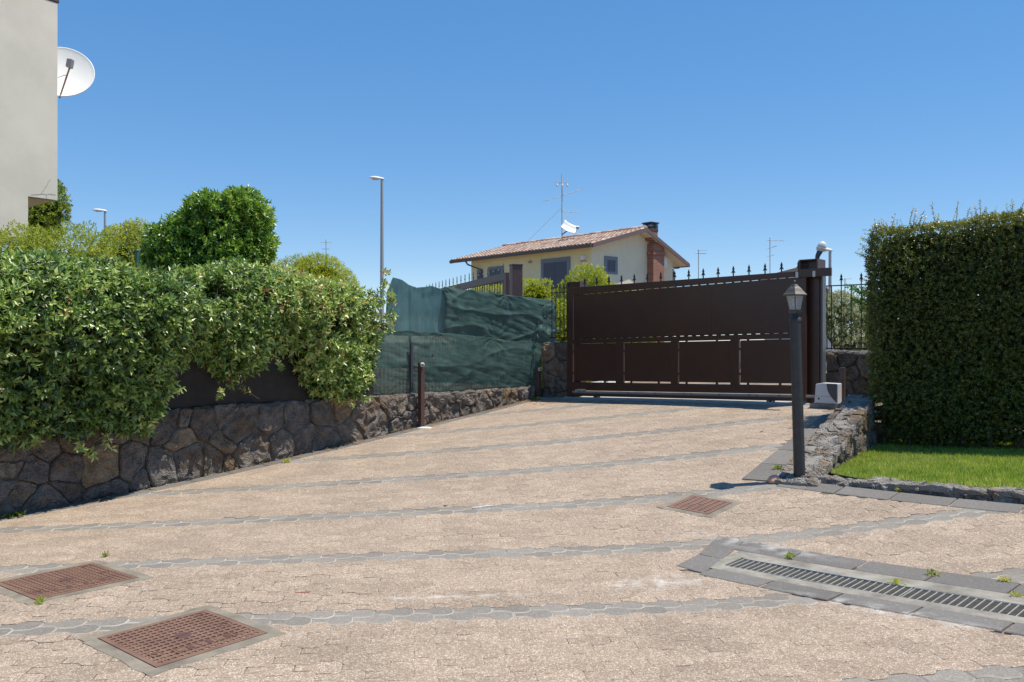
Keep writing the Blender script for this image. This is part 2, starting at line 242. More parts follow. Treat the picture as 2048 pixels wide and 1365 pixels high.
# ------------------------------------------------------------------ polygons / stones
def clip(poly,a,b,c):                          # keep a*x+b*y<=c
    out=[];n=len(poly)
    for i in range(n):
        p=poly[i];q=poly[(i+1)%n];dp=a*p[0]+b*p[1]-c;dq=a*q[0]+b*q[1]-c
        if dp<=0: out.append(p)
        if dp*dq<0:
            t=dp/(dp-dq); out.append((p[0]+(q[0]-p[0])*t,p[1]+(q[1]-p[1])*t))
    return out
def voronoi(seeds,bounds,clipper=None,wts=None):
    cells=[]
    for i,(x,y) in enumerate(seeds):
        poly=list(bounds)
        for j,(u,v) in enumerate(seeds):
            if i==j: continue
            dx,dy=u-x,v-y
            if dx*dx+dy*dy>4: continue
            k=.5*(u*u+v*v-x*x-y*y)
            if wts: k-=.5*(wts[j]**2-wts[i]**2)
            poly=clip(poly,dx,dy,k)
            if len(poly)<3: break
        if clipper and len(poly)>=3: poly=clipper(poly,x,y)
        if len(poly)>=3: cells.append(poly)
    return cells
def area(p): return .5*sum(p[i][0]*p[(i+1)%len(p)][1]-p[(i+1)%len(p)][0]*p[i][1] for i in range(len(p)))
def stone_mesh(poly,gap,depth,fmap,rough=.02,scale=7,rise=None,warp=.035):
    """one stone: outline shrunk by the joint, corners rounded, a domed and lumpy face; fmap(a,b,d)->world"""
    A=area(poly)
    if A<0: poly=poly[::-1]; A=-A
    if A<.0012: return None
    cx=sum(p[0] for p in poly)/len(poly); cy=sum(p[1] for p in poly)/len(poly)
    pts=[]
    n=len(poly)
    for i in range(n):                         # subdivide long edges then chaikin
        p=poly[i];q=poly[(i+1)%n];L=math.dist(p,q);k=max(1,int(L/.09))
        for j in range(k): pts.append((p[0]+(q[0]-p[0])*j/k,p[1]+(q[1]-p[1])*j/k))
    for _ in range(1):
        o=[];n=len(pts)
        for i in range(n):
            p=pts[i];q=pts[(i+1)%n]
            o+=[(p[0]*.75+q[0]*.25,p[1]*.75+q[1]*.25),(p[0]*.25+q[0]*.75,p[1]*.25+q[1]*.75)]
        pts=o
    if len(pts)>26: pts=pts[::2]
    n=len(pts); rad=math.sqrt(A/math.pi); rise=rise if rise is not None else min(.07,rad*.28)
    sd=random.uniform(0,50); V=[];Fs=[]; d0=random.uniform(-.4,.6)*rise; ta,tb=random.gauss(0,.045),random.gauss(0,.045)
    rings=[(gap/rad,-depth),(gap/rad,0.0),(gap/rad+.07,.6*rise),(.24,.9*rise),(.42,rise),(.7,rise)]
    for (sh,d) in rings:
        for (x,y) in pts:
            x+=mnoise.noise(Vector((x*5,y*5,9.3)))*warp; y+=mnoise.noise(Vector((x*5,y*5,31.7)))*warp; k=1-min(sh,.9); X=cx+(x-cx)*k; Y=cy+(y-cy)*k
            nz=mnoise.fractal(Vector((X*scale,Y*scale,sd)),.6,2.2,5)
            wob=mnoise.noise(Vector((X*14,Y*14,4.4)))*.010
            V.append(fmap(X+wob,Y+wob*.7,(d+nz*rough+d0+ta*(X-cx)+tb*(Y-cy)) if d>=0 else d))
    V.append(fmap(cx,cy,d0+rise+mnoise.noise(Vector((cx*scale,cy*scale,sd)))*rough))
    for r_ in range(len(rings)-1):
        for i in range(n): Fs.append((r_*n+i,r_*n+(i+1)%n,(r_+1)*n+(i+1)%n,(r_+1)*n+i))
    b=(len(rings)-1)*n
    for i in range(n): Fs.append((b+i,b+(i+1)%n,len(V)-1))
    return V,Fs
def add_stones(cells,parent,fmap,gap,depth,m,name='stone',rough=.02,rise=None,flip=False,smooth=False):
    k=0
    for c in cells:
        r=stone_mesh(c,gap,depth,fmap,rough,rise=rise)
        if r is None: continue
        mb=MB(); fs=r[1] if not flip else [f[::-1] for f in r[1]]
        mb.add(r[0],fs,0,smooth); mb.build(name,m,parent); k+=1
    return k
# ================================================================== THE DRIVEWAY
TH=R(6.5); CU,SU=math.cos(TH),math.sin(TH)
def uv2w(u,v): return (u*CU-v*SU,u*SU+v*CU)
WALL=Plane((-4.97,8.05),(.5895,.8078))          # face of the left stone wall; .n points to the drive
RE=Plane((2.38,8.62),(.566,.825))               # left edge of the right-hand slab strip; .n points right
LK=Plane((2.70,8.21),(.729,-.684))              # front edge of the lawn-side slab strip; -.n points to the lawn
GP=Plane((1.05,15.04),(.757,-.653))             # the sliding gate; .n points to us
# pavement bed
xs=np.arange(-9,9.01,.25); ys=np.arange(-2,16.9,.25)
V=[(x,y,gz(x,y)-.007) for y in ys for x in xs]; nx=len(xs)
Fq=[(j*nx+i,j*nx+i+1,(j+1)*nx+i+1,(j+1)*nx+i) for j in range(len(ys)-1) for i in range(nx-1)]
HOLES=[]                                          # plan polygons where the bed is open (the drain)
DO=Vector((1.58,6.12,0)); DD=Vector((.683,-.731,0)).normalized(); DN=Vector((-DD.y,DD.x,0))
def dcoord(x,y): q=Vector((x,y,0))-DO; return q.dot(DD),q.dot(DN)
bedm=MB()
for f in Fq:
    c=[V[i] for i in f]; mx=sum(p[0] for p in c)/4; my=sum(p[1] for p in c)/4
    s_=(mx-WALL.o.x)*WALL.n.x+(my-WALL.o.y)*WALL.n.y
    if s_<-.5: continue
    q_=Vector((mx,my,0))
    if (q_-RE.o).dot(RE.n)>.52 and -(q_-LK.o).dot(LK.n)>.55 and (q_-GP.o).dot(GP.n)>-.2: continue
    a,b=dcoord(mx,my)
    if -.35<a<5 and -.45<b<.65: continue       # left open round the drain, filled below
    bedm.add(c,[(0,1,2,3)],0,True)
drive=bedm.build('driveway',M['bed']); tag(drive,kind='structure')
# drain surround bed: a sheet in drain coordinates with the channel cut out
sb=MB()
for a0 in np.arange(-.9,5.4,.3):
    for b0,b1 in ((-.95,-.5),(-.5,-.02),(.26,.7),(.7,1.2)):
        P=[DO+DD*a+DN*b for a,b in((a0,b0),(a0+.3,b0),(a0+.3,b1),(a0,b1))]
        sb.add([(p.x,p.y,gz(p.x,p.y)-.009) for p in P],[(0,1,2,3)])
    if a0<-.02:
        P=[DO+DD*a+DN*b for a,b in((a0,-.02),(min(a0+.3,-.02),-.02),(min(a0+.3,-.02),.26),(a0,.26))]
        sb.add([(p.x,p.y,gz(p.x,p.y)-.009) for p in P],[(0,1,2,3)])
sb.build('joint_bed',M['bed'],drive)
# limits of the paving, in plan
def inside(x,y):
    if (x-WALL.o.x)*WALL.n.x+(y-WALL.o.y)*WALL.n.y<.12: return False
    q=Vector((x,y,0))
    r=(q-RE.o).dot(RE.n); k=-(q-LK.o).dot(LK.n)
    if r>.06 and k>.06: return False
    if (q-GP.o).dot(GP.n)<-.3: return False
    return True
COVERS=[ # centre, half u, half v, axis angle, ...
 dict(c=[(-2.29,4.61),(-1.88,5.10),(-1.39,4.68),(-1.80,4.18)]),
 dict(c=[(-3.57,5.78),(-3.16,6.28),(-2.65,5.84),(-3.07,5.29)]),
 dict(c=[(1.51,7.90),(1.80,8.18),(2.06,7.85),(1.74,7.51)])]
for C in COVERS:
    c=[Vector(p) for p in C['c']]; C['o']=sum(c,Vector((0,0)))/4
    e1=((c[1]-c[0])+(c[2]-c[3])); e2=((c[2]-c[1])+(c[3]-c[0])); C['l1']=e1.length/2; C['l2']=e2.length/2
    e1.normalize(); C['e1']=e1; C['e2']=Vector((e1.y,-e1.x))
def incover(x,y,m):
    for C in COVERS:
        q=Vector((x,y))-C['o']
        if abs(q.dot(C['e1']))<C['l1']/2+m and abs(q.dot(C['e2']))<C['l2']/2+m: return True
    return False
ENDS=[[(1.72,6.93),(1.88,6.72),(1.59,6.27),(1.45,6.46)],[(1.45,6.46),(1.59,6.27),(1.37,5.96),(1.21,6.16)]]
def indrain(x,y):
    a,b=dcoord(x,y)
    if a>-.08 and -.24<b<.60: return True
    for E0 in ENDS:
        cx_=sum(p[0] for p in E0)/4; cy_=sum(p[1] for p in E0)/4; E=[(cx_+(p[0]-cx_)*.45,cy_+(p[1]-cy_)*.45) for p in E0]; c=False
        for i in range(4):
            (x1,y1),(x2,y2)=E[i],E[i-1]
            if (y1>y)!=(y2>y) and x<(x2-x1)*(y-y1)/(y2-y1)+x1: c=not c
        if c: return True
    return False
OUT=[(-.16,-.038),(-.085,-.038),(-.045,-.08),(.045,-.08),(.08,-.04),(.08,.04),(.045,.08),(-.045,.08),(-.085,.038),(-.16,.038)]
def _round(P,k=.13):
    o=[];n=len(P)
    for i in range(n):
        p,q,r=P[i-1],P[i],P[(i+1)%n]; o+=[(q[0]+(p[0]-q[0])*k,q[1]+(p[1]-q[1])*k),(q[0]+(r[0]-q[0])*k,q[1]+(r[1]-q[1])*k)]
    return o
OUT=OUT[:1]+_round(OUT)[2:-2]+OUT[-1:]
NR=len(OUT)
def ring(d):
    o=[];n=len(OUT)
    for i in range(n):
        p=Vector(OUT[i-1]);q=Vector(OUT[i]);r=Vector(OUT[(i+1)%n])
        a=(q-p).normalized();b=(r-q).normalized();na=Vector((-a.y,a.x));nb=Vector((-b.y,b.x)); m=(na+nb).normalized(); k=d/max(.4,m.dot(na)); o.append((q.x+m.x*k,q.y+m.y*k))
    return o
def paver_data(gap,bev):
    r0=ring(gap); r1=ring(gap+bev); n=len(r0)
    V=[(x,y,0) for x,y in r1]+[(x,y,-bev*.55) for x,y in r0]+[(x,y,-.03) for x,y in r0]
    Fs=[tuple(range(n))]+[(i+n,(i+1)%n+n,(i+1)%n,i) for i in range(n)]+[(i+2*n,(i+1)%n+2*n,(i+1)%n+n,i+n) for i in range(n)]
    return V,Fs,[0]+[1]*n+[1]*n
def paver_me(name,gap,bev,ms):
    V,Fs,mi=paver_data(gap,bev); me=bpy.data.meshes.new(name); me.from_pydata(V,[],Fs)
    for m in ms: me.materials.append(m)
    me.polygons.foreach_set('material_index',mi); me.update(); return me
P_ME={'b':[paver_me('paver',g,.003,(M['paver'],M['paver'])) for g in(.0001,.0002,.0004,.003)],
      'g':[paver_me('grey_paver',g,.0085,(M['grey'],M['greyedge'])) for g in(.0003,.0005,.0008,.002)]}
U0=.6234; V0=5.067-.06+1.44*0
items=[]
for j in range(-40,110):
    v=V0+.12*(j+1)
    for i in range(-60,60):
        u=U0+i*.24+((j)%2)*.12
        x,y=uv2w(u,v)
        if y<.4 or y>16.3 or abs(x)>.75*y+1.6: continue
        if not inside(x,y) or incover(x,y,-.055) or indrain(x,y): continue
        g='g' if (j%12) in (0,11) else 'b'
        px=CX+x/y*F; z=gz(x,y); py=CY-(z-EYE)/y*F
        vis=-40<px<2088 and py<1395
        size=(1/y)*(EYE-z)/y*1/y if vis else 0
        loose=(-3.4<x<-.9 and 4.0<y<5.9) or random.random()<.02
        items.append((size,g,x,y,z,loose,px,py))
items.sort(key=lambda t:-t[0])
cnt={'b':0,'g':0}; rest={'b':[],'g':[]}
def paver_matrix(x,y,z,loose):
    n=gn(x,y); t=Vector((CU,SU,0)); t=(t-n*t.dot(n)).normalized(); b=n.cross(t)
    a=random.gauss(0,.002 if not loose else .016); t2=t*math.cos(a)+b*math.sin(a); b2=n.cross(t2)
    k=random.gauss(0,.0005 if not loose else .001)
    return Matrix(((t2.x,b2.x,n.x,x),(t2.y,b2.y,n.y,y),(t2.z,b2.z,n.z,z+k),(0,0,0,1)))
for it in items:
    s,g,x,y,z,loose,px,py=it
    me=P_ME[g]; q=3 if (loose and random.random()<.5) else random.choice((0,0,1,2))
    mt=paver_matrix(x,y,z,loose)
    if s>0 and cnt[g]<300:
        cnt[g]+=1; o=bpy.data.objects.new('paver' if g=='b' else 'grey_paver',me[q]); COL.objects.link(o); o.parent=drive; o.matrix_local=mt
        if g=='g': o['label']='grey paver of a contrasting double row'
    else: rest[g].append((mt,q))
for g,nm in(('b','paver'),('g','grey_paver')):
    Vs=[];Fl=[];MI=[];T=[]
    dat=[paver_data(k,.003 if g=='b' else .0085) for k in((.0001,.0002,.0004,.003) if g=='b' else(.0003,.0005,.0008,.002))]
    for mt,q in rest[g]:
        V_,F_,mi=dat[q]; o=len(Vs); r=random.random()
        Vs+=[tuple(mt@Vector(p)) for p in V_[:2*NR]]; T+=[r]*(2*NR)
        Fl+=[tuple(i+o for i in f) for f in F_[:NR+1]]; MI+=mi[:NR+1]
    me=bpy.data.meshes.new(nm); me.from_pydata(Vs,[],Fl)
    ms=(M['paver'],M['paver']) if g=='b' else(M['grey'],M['greyedge'])
    for m in ms: me.materials.append(m)
    me.polygons.foreach_set('material_index',MI); a=me.attributes.new('tint','FLOAT','POINT'); a.data.foreach_set('value',T); me.update()
    o=bpy.data.objects.new(nm,me); COL.objects.link(o); o.parent=drive; o['kind']='stuff'
# slabs ---------------------------------------------------------------
def slab(poly,m=None,top=.006,thick=.05,name='kerb_slab',gap=.006,sub=3):
    c=Vector((sum(p[0] for p in poly)/4,sum(p[1] for p in poly)/4)); P=[]
    for p in poly:
        q=Vector(p); d=(c-q); P.append(q+d*(gap/max(d.length,.01)))
    def lift(q,dz): return (q.x,q.y,gz(q.x,q.y)+dz)
    mb=MB(); k=sub; tops=[];
    # a strip of k segments along the long side 0-1 / 3-2
    rows=[(P[0].lerp(P[1],i/k),P[3].lerp(P[2],i/k)) for i in range(k+1)]
    def inset(e,a): return e[0].lerp(e[1],a),e[1].lerp(e[0],a)
    V_=[];w=(P[0]-P[3]).length; L_=(P[0]-P[1]).length
    for i,e in enumerate(rows):
        e2=list(inset(e,.006/w))
        if i==0: e2=[x.lerp(y,min(.5,.006/L_*k)) for x,y in zip(e2,inset(rows[1],.006/w))]
        if i==k: e2=[x.lerp(y,min(.5,.006/L_*k)) for x,y in zip(e2,inset(rows[k-1],.006/w))]
        j=random.uniform(-.0008,.0008)
        V_+=[lift(e[0],top-thick),lift(e[0],top-.005),lift(e2[0],top+j),lift(e2[1],top+j),lift(e[1],top-.005),lift(e[1],top-thick)]
    Fs=[]
    for i in range(k):
        for r in range(5): Fs.append((i*6+r,i*6+r+1,(i+1)*6+r+1,(i+1)*6+r))
    Fs.append((0,5,4,3,2,1)); b=k*6; Fs.append((b,b+1,b+2,b+3,b+4,b+5))
    mb.add(V_,[f[::-1] for f in Fs]); return mb.build(name,m or M['slab'],drive)
def strip(pl,t0,t1,n0,n1,L,jit=.0):
    t=t0
    while t<t1-.05:
        e=min(t1,t+L*random.uniform(1-jit,1+jit))
        P=[pl.p(a,0,b) for a,b in((t,n1),(e,n1),(e,n0),(t,n0))]; slab([(q.x,q.y) for q in P]); t=e
strip(WALL,-4,9.1,.01,.20,.5)
strip(RE,0.0,3.3,.0,.33,.62)
ts=[-.1,.17,.487,.99,1.486,2.02,2.55,3.1,3.65,4.2,4.8]
for a,b in zip(ts,ts[1:]):
    P=[LK.p(t,0,n) for t,n in((a,0),(b,0),(b,-.27),(a,-.27))]; slab([(q.x,q.y) for q in P])
def dp(a,b): q=DO+DD*a+DN*b; return (q.x,q.y)
slab([(1.72,6.93),(1.88,6.72),(1.59,6.27),(1.45,6.46)]); slab([(1.45,6.46),(1.59,6.27),(1.37,5.96),(1.21,6.16)])
a=-.22; i=0
while a<4.6:
    b=a+.49; slab([dp(a,.40),dp(b,.40),dp(b,.67),dp(a,.67)]); slab([dp(a+.18,-.31),dp(b+.18,-.31),dp(b+.18,-.11),dp(a+.18,-.11)]); a=b
# drain ----------------------------------------------------------------
def dpt(a,b,dz): q=DO+DD*a+DN*b; return (q.x,q.y,gz(q.x,q.y)+dz)
dr=thing('drain_channel',dpt(1.5,.12,0),'long concrete drain channel let into the paving between grey slabs','drain')
mb=MB(); A0,A1=-.02,4.6; seg=np.linspace(A0,A1,16)
for a,b in zip(seg,seg[1:]):
    for b0,b1 in((-.115,0),(.245,.405)):
        mb.hexa([dpt(a,b0,-.09),dpt(b,b0,-.09),dpt(b,b1,-.09),dpt(a,b1,-.09),dpt(a,b0,.002),dpt(b,b0,.002),dpt(b,b1,.004),dpt(a,b1,.004)])
mb.hexa([dpt(-.13,-.115,-.09),dpt(A0,-.115,-.09),dpt(A0,.405,-.09),dpt(-.13,.405,-.09),dpt(-.13,-.115,.003),dpt(A0,-.115,.003),dpt(A0,.405,.003),dpt(-.13,.405,.003)])
mb.build('concrete_rim',M['concrete'],dr)
mb=MB()
for a,b in zip(seg,seg[1:]): mb.hexa([dpt(a,0.001,-.16),dpt(b,0.001,-.16),dpt(b,.244,-.16),dpt(a,.244,-.16),dpt(a,0.001,-.006),dpt(b,0.001,-.006),dpt(b,.244,-.006),dpt(a,.244,-.006)])
mb.build('channel_bottom',M['gutter'],dr)
for (g0,g1,lab) in((0.0,1.235,'first galvanised drain grate, whole in view between the dark end slabs and the weed'),(1.25,2.49,'second galvanised drain grate, running out of view at the right')):
    gr=thing('drain_grate',dpt((g0+g1)/2,.12,0),lab,'grate','galvanised grates lying in the drain channel')
    for b0,b1 in((.002,.006),(.238,.242)):
        mb=MB(); mb.hexa([dpt(g0,b0,-.03),dpt(g1,b0,-.03),dpt(g1,b1,-.03),dpt(g0,b1,-.03),dpt(g0,b0,.001),dpt(g1,b0,.001),dpt(g1,b1,.001),dpt(g0,b1,.001)]); mb.build('side_bar',M['galv'],gr)
    n=27; mb=MB(); w=.004
    mb.hexa([dpt(g0,.008,-.03),dpt(g0+w,.008,-.03),dpt(g0+w,.236,-.03),dpt(g0,.236,-.03),dpt(g0,.008,0),dpt(g0+w,.008,0),dpt(g0+w,.236,0),dpt(g0,.236,0)])
    b0=mb.build('grate_bar',M['galv'],gr)
    for i in range(1,n+1):
        a=g0+(g1-g0-w)*i/n; c=bpy.data.objects.new('grate_bar',b0.data); COL.objects.link(c); c.parent=gr
        c.location=Vector(dpt(a,.12,0))-Vector(dpt(g0,.12,0))
# manhole covers ---------------------------------------------------------
def cover(C,label,nu,nv,logo,big=True):
    o=C['o']; e1=C['e1'];e2=C['e2'];l1=C['l1'];l2=C['l2']
    def P(a,b,dz):                                    # a along e1, b along e2, metres from the centre
        q=o+e1*a+e2*b; return (q.x,q.y,gz(q.x,q.y)+dz)
    t=thing('manhole_cover',P(0,0,0),label,'manhole cover')
    mb=MB(); w=.072; h1,h2=l1/2,l2/2; seg=8
    def edge(a0,b0,a1,b1,da,db):
        for i in range(seg):
            f0,f1=i/seg,(i+1)/seg
            p=[(a0+(a1-a0)*f0,b0+(b1-b0)*f0),(a0+(a1-a0)*f1,b0+(b1-b0)*f1)]
            jo=[w*(1+.35*mnoise.noise(Vector((p[k][0]*7,p[k][1]*7,3)))) for k in(0,1)]
            q=[(p[1][0]+da*jo[1],p[1][1]+db*jo[1]),(p[0][0]+da*jo[0],p[0][1]+db*jo[0])]
            mb.add([P(*p[0],.004),P(*p[1],.004),P(*q[0],.0015),P(*q[1],.0015),P(*q[0],-.03),P(*q[1],-.03),P(*p[0],-.03),P(*p[1],-.03)],[(0,1,2,3),(3,2,4,5),(1,0,6,7)])
    g=.006
    edge(-h1-w,-h2-g,h1+w,-h2-g,0,-1);edge(h1+w,h2+g,-h1-w,h2+g,0,1);edge(-h1-g,h2+g,-h1-g,-h2-g,-1,0);edge(h1+g,-h2-g,h1+g,h2+g,1,0)
    mb.build('concrete_surround',M['rim'],t)
    mb=MB(); mb.hexa([P(-h1-.012,-h2-.012,-.05),P(h1+.012,-h2-.012,-.05),P(h1+.012,h2+.012,-.05),P(-h1-.012,h2+.012,-.05),P(-h1-.012,-h2-.012,-.006),P(h1+.012,-h2-.012,-.006),P(h1+.012,h2+.012,-.006),P(-h1-.012,h2+.012,-.006)])
    mb.build('iron_frame',M['iron'],t)
    # plate: grid of raised lands round small square pockets
    mb=MB(); m=.022; T0=.006; D=.0075; pu=(l1-2*m)/nu; pv=(l2-2*m)/nv
    def q4(a0,b0,a1,b1,z,mi=0): mb.add([P(a0,b0,z),P(a1,b0,z),P(a1,b1,z),P(a0,b1,z)],[(3,2,1,0)],mi)
    q4(-h1,-h2,h1,-h2+m,T0);q4(-h1,h2-m,h1,h2,T0);q4(-h1,-h2+m,-h1+m,h2-m,T0);q4(h1-m,-h2+m,h1,h2-m,T0)
    for s in((-h1,-h2,h1,-h2),(h1,-h2,h1,h2),(h1,h2,-h1,h2),(-h1,h2,-h1,-h2)):
        mb.add([P(s[0],s[1],-.01),P(s[2],s[3],-.01),P(s[2],s[3],T0),P(s[0],s[1],T0)],[(0,1,2,3)])
    for i in range(nu):
        for j in range(nv):
            a0=-h1+m+i*pu;b0=-h2+m+j*pv;a1=a0+pu;b1=b0+pv
            ac,bc=(a0+a1)/2,(b0+b1)/2
            solid=False
            if big:
                if ac*ac+bc*bc<.055**2: solid=True
                for (x0,y0,x1,y1) in logo:
                    if x0<ac<x1 and y0<bc<y1: solid=True
            elif abs(ac)<.03 and abs(bc)<.03: solid=True
            if solid: q4(a0,b0,a1,b1,T0); continue
            sx=(.09 if big else .2)*pu; sy=(.26 if big else .3)*pv; off=.0 if j%2 else pu*.0
            x0,y0,x1,y1=a0+sx*2.2,b0+sy,a1-sx,b1-sy
            o_=[P(a0,b0,T0),P(a1,b0,T0),P(a1,b1,T0),P(a0,b1,T0)];n_=[P(x0,y0,T0),P(x1,y0,T0),P(x1,y1,T0),P(x0,y1,T0)];z_=[P(x0,y0,T0-D),P(x1,y0,T0-D),P(x1,y1,T0-D),P(x0,y1,T0-D)]
            mb.add(o_+n_+z_,[(0,4,5,1),(1,5,6,2),(2,6,7,3),(3,7,4,0),(4,8,9,5),(5,9,10,6),(6,10,11,7),(7,11,8,4)]); mb.f=mb.f[:-8]+[f[::-1] for f in mb.f[-8:]]
            mb.add(z_,[(3,2,1,0)],1)
    pl=mb.build('plate',[M['rust'],M['rustdark']],t)
    # the lifting boss and the raised maker's panel
    mb=MB()
    if big:
        n=18
        mb.prism([P(.046*math.cos(2*math.pi*k/n),.046*math.sin(2*math.pi*k/n),T0-.001) for k in range(n)],(0,0,.003),0)
        mb.prism([P(a,b,T0+.0022) for a,b in((-.03,-.005),(.03,-.005),(.03,.005),(-.03,.005))],(0,0,.0008),1)
        mb.build('lifting_boss',[M['rustdark'],M['gutter']],pl)
        mb=MB()
        for (x0,y0,x1,y1) in logo:
            w_=.004
            for (u0,v0,u1,v1) in((x0,y0,x1,y0+w_),(x0,y1-w_,x1,y1),(x0,y0,x0+w_,y1),(x1-w_,y0,x1,y1)):
                mb.prism([P(u0,v0,T0),P(u1,v0,T0),P(u1,v1,T0),P(u0,v1,T0)],(0,0,.003),0)
            if y1-y0>.03 and x1-x0>.2:                # the raised blocks and triangle of the maker's panel
                for k,(f0,f1) in enumerate(((.05,.15),(.2,.3),(.36,.46),(.52,.6),(.66,.78),(.82,.94))):
                    A,B=x0+(x1-x0)*f0,x0+(x1-x0)*f1
                    if k==2: mb.prism([P(A,y0+.01,T0),P(B,y0+.01,T0),P((A+B)/2,y1-.01,T0)],(0,0,.003),0)
                    else: mb.prism([P(A,y0+.012,T0),P(B,y0+.012,T0),P(B,y1-.012,T0),P(A,y1-.012,T0)],(0,0,.0026),1 if k%2 else 0)
            else:
                cx_,cy_=(x0+x1)/2,(y0+y1)/2; mb.prism([P(cx_-.018,cy_-.014,T0),P(cx_+.018,cy_-.014,T0),P(cx_,cy_+.018,T0)],(0,0,.003),1)
        mb.build('maker_panel',[M['rust'],M['rustdark']],pl,kind='stuff')
    else:
        mb.prism([P(a,b,T0) for a,b in((-.012,-.012),(.012,-.012),(.012,.012),(-.012,.012))],(0,0,.001),0); mb.build('lifting_hole',M['iron'],pl)
LOGO=[(-.16,.17,.2,.235),(.23,-.02,.29,.04),(-.27,.13,-.21,.19),(.23,-.29,.29,-.24)]
cover(COVERS[0],'nearest rust red square manhole cover with crisp pockets, in the bottom left corner',16,14,LOGO)
cover(COVERS[1],'rust red square manhole cover cut by the left picture edge, below the stone wall',16,14,LOGO)
cover(COVERS[2],'small rust red manhole cover with slot rows, near the garden lamp post',9,6,[],False)
# ================================================================== TERRAIN AROUND
def sheet(name,poly,z,m,thick=.3,kind='structure'):
    mb=MB(); mb.prism([(x,y,z-thick) for x,y in poly],(0,0,thick)); return tag(mb.build(name,m),kind=kind)
mb=MB(); mb.add([(-900,-900,-.75),(900,-900,-.75),(900,1500,-.75),(-900,1500,-.75)],[(0,1,2,3)])
tag(mb.build('ground',M['soil']),kind='structure')
def wp(t,n): q=WALL.p(t,0,n); return (q.x,q.y)
M['drysoil']=mat('dry_soil',(.36,.29,.20),.95,(.26,.20,.14),3)
sheet('garden_soil',[wp(-5,-.3),wp(9.3,-.3),wp(9.3,-4),wp(16,-9),wp(16,-30),wp(-5,-14)],.80,M['drysoil'],1.4)
M['lane']=mat('pale_lane',(.46,.43,.39),.9,(.38,.35,.31),3)
def gpt(t,n): q=GP.p(t,0,n); return (q.x,q.y)
mb=MB()
g=[(t,n) for n in np.arange(-14,-.2,.5) for t in np.arange(-3,12.1,.5)]; k=len(np.arange(-3,12.1,.5))
mb.add([(*gpt(t,n),gz(*gpt(min(t,4.6),max(n,-.2)))-.004+.02*max(0,-n-.3)) for t,n in g],[(j*k+i,j*k+i+1,(j+1)*k+i+1,(j+1)*k+i) for j in range(len(g)//k-1) for i in range(k-1) ])
lane=mb.build('back_lane',M['lane']); lane['kind']='structure'; lane.location.z=-.02
sheet('far_field',[(-3,26),(30,24),(60,60),(60,120),(-60,120),(-40,40)],1.0,M['soil'],1.5)
# ================================================================== LEFT STONE WALL
def wall_g(s): q=WALL.p(s,0,.05); return gz(q.x,q.y)
WTOP=lambda s: .875-.012*max(0,s-3)-.0*s
sw=thing('stone_wall',WALL.p(3,wall_g(3),-.2),'low dark lava stone retaining wall along the left of the driveway, under the hedge and green net','wall')
mb=MB()
for s in np.arange(-4,9.1,.5):
    P=[WALL.p(s,wall_g(s)-.15,-.40),WALL.p(s+.5,wall_g(s+.5)-.15,-.40),WALL.p(s+.5,wall_g(s+.5)-.15,-.042),WALL.p(s,wall_g(s)-.15,-.042)]
    Q=[WALL.p(s,WTOP(s)-.03,-.40),WALL.p(s+.5,WTOP(s+.5)-.03,-.40),WALL.p(s+.5,WTOP(s+.5)-.03,-.042),WALL.p(s,WTOP(s)-.03,-.042)]
    mb.hexa(P+Q)
mb.build('mortar_core',M['mortar'],sw)
px_seeds=[(30,1055),(200,1060),(25,1140),(125,1160),(275,1140),(95,1250),(250,1240),(180,1305),(430,1250),(395,1130),(500,1125),(560,1195),(640,1160),(710,1040),(742,1140),(825,1135),(875,1050),(800,965),(700,948),(640,945),(570,955),(940,975),(900,925),(985,1080),(1060,960),(1100,1050),(1160,950),(1205,1030),(1270,950),(1262,1035),(1340,922),(1370,995),(1425,920),(1480,975),(1540,895),(1565,955),(310,1000),(90,1000),(420,1010),(0,1230),(30,1330),(885,1150)]
seeds=[WALL.sz(x/1.95,350+y/1.95) for x,y in px_seeds]
s=5.55
while s<9.15:
    g=wall_g(s); h=WTOP(s)-g; rows=max(1,round(h/.2))
    for r in range(rows): seeds.append((s+random.uniform(-.07,.07)+(.12 if r%2 else 0),g+h*(r+.5)/rows+random.uniform(-.05,.05)))
    s+=random.uniform(.2,.34)
s=-.35
while s>-4:
    for r in range(3): seeds.append((s+random.uniform(-.1,.1),wall_g(s)+.15+r*.3+random.uniform(-.06,.06)))
    s-=random.uniform(.35,.5)
def wclip(poly,x,y):
    e=.4; a=(wall_g(x+e)-wall_g(x-e))/(2*e); poly=clip(poly,a,-1,-(wall_g(x)-a*x)+.02)
    a=(WTOP(x+e)-WTOP(x-e))/(2*e); return clip(poly,-a,1,WTOP(x)-a*x)
cells=voronoi(seeds,[(-4,-.4),(9.15,-.4),(9.15,1.2),(-4,1.2)],wclip,[random.uniform(0,.23) for _ in seeds])
add_stones(cells,sw,lambda a,b,d: tuple(WALL.p(a,b,-.03+d)),.004,.08,M['lava'],rough=.045,rise=.032)
# flat coping stones on the far part of its top
seeds=[(t+random.uniform(-.05,.05),n+random.uniform(-.03,.03)) for t in np.arange(-3.9,9.1,.34) for n in(-.10,-.28)]
cells=voronoi(seeds,[(-4,-.40),(9.12,-.40),(9.12,-.03),(-4,-.03)])
add_stones(cells,sw,lambda a,b,d: tuple(WALL.p(a,WTOP(a)-.025+d,b)),.01,.03,M['lava'],name='coping_stone',rough=.012,rise=.018,flip=True)
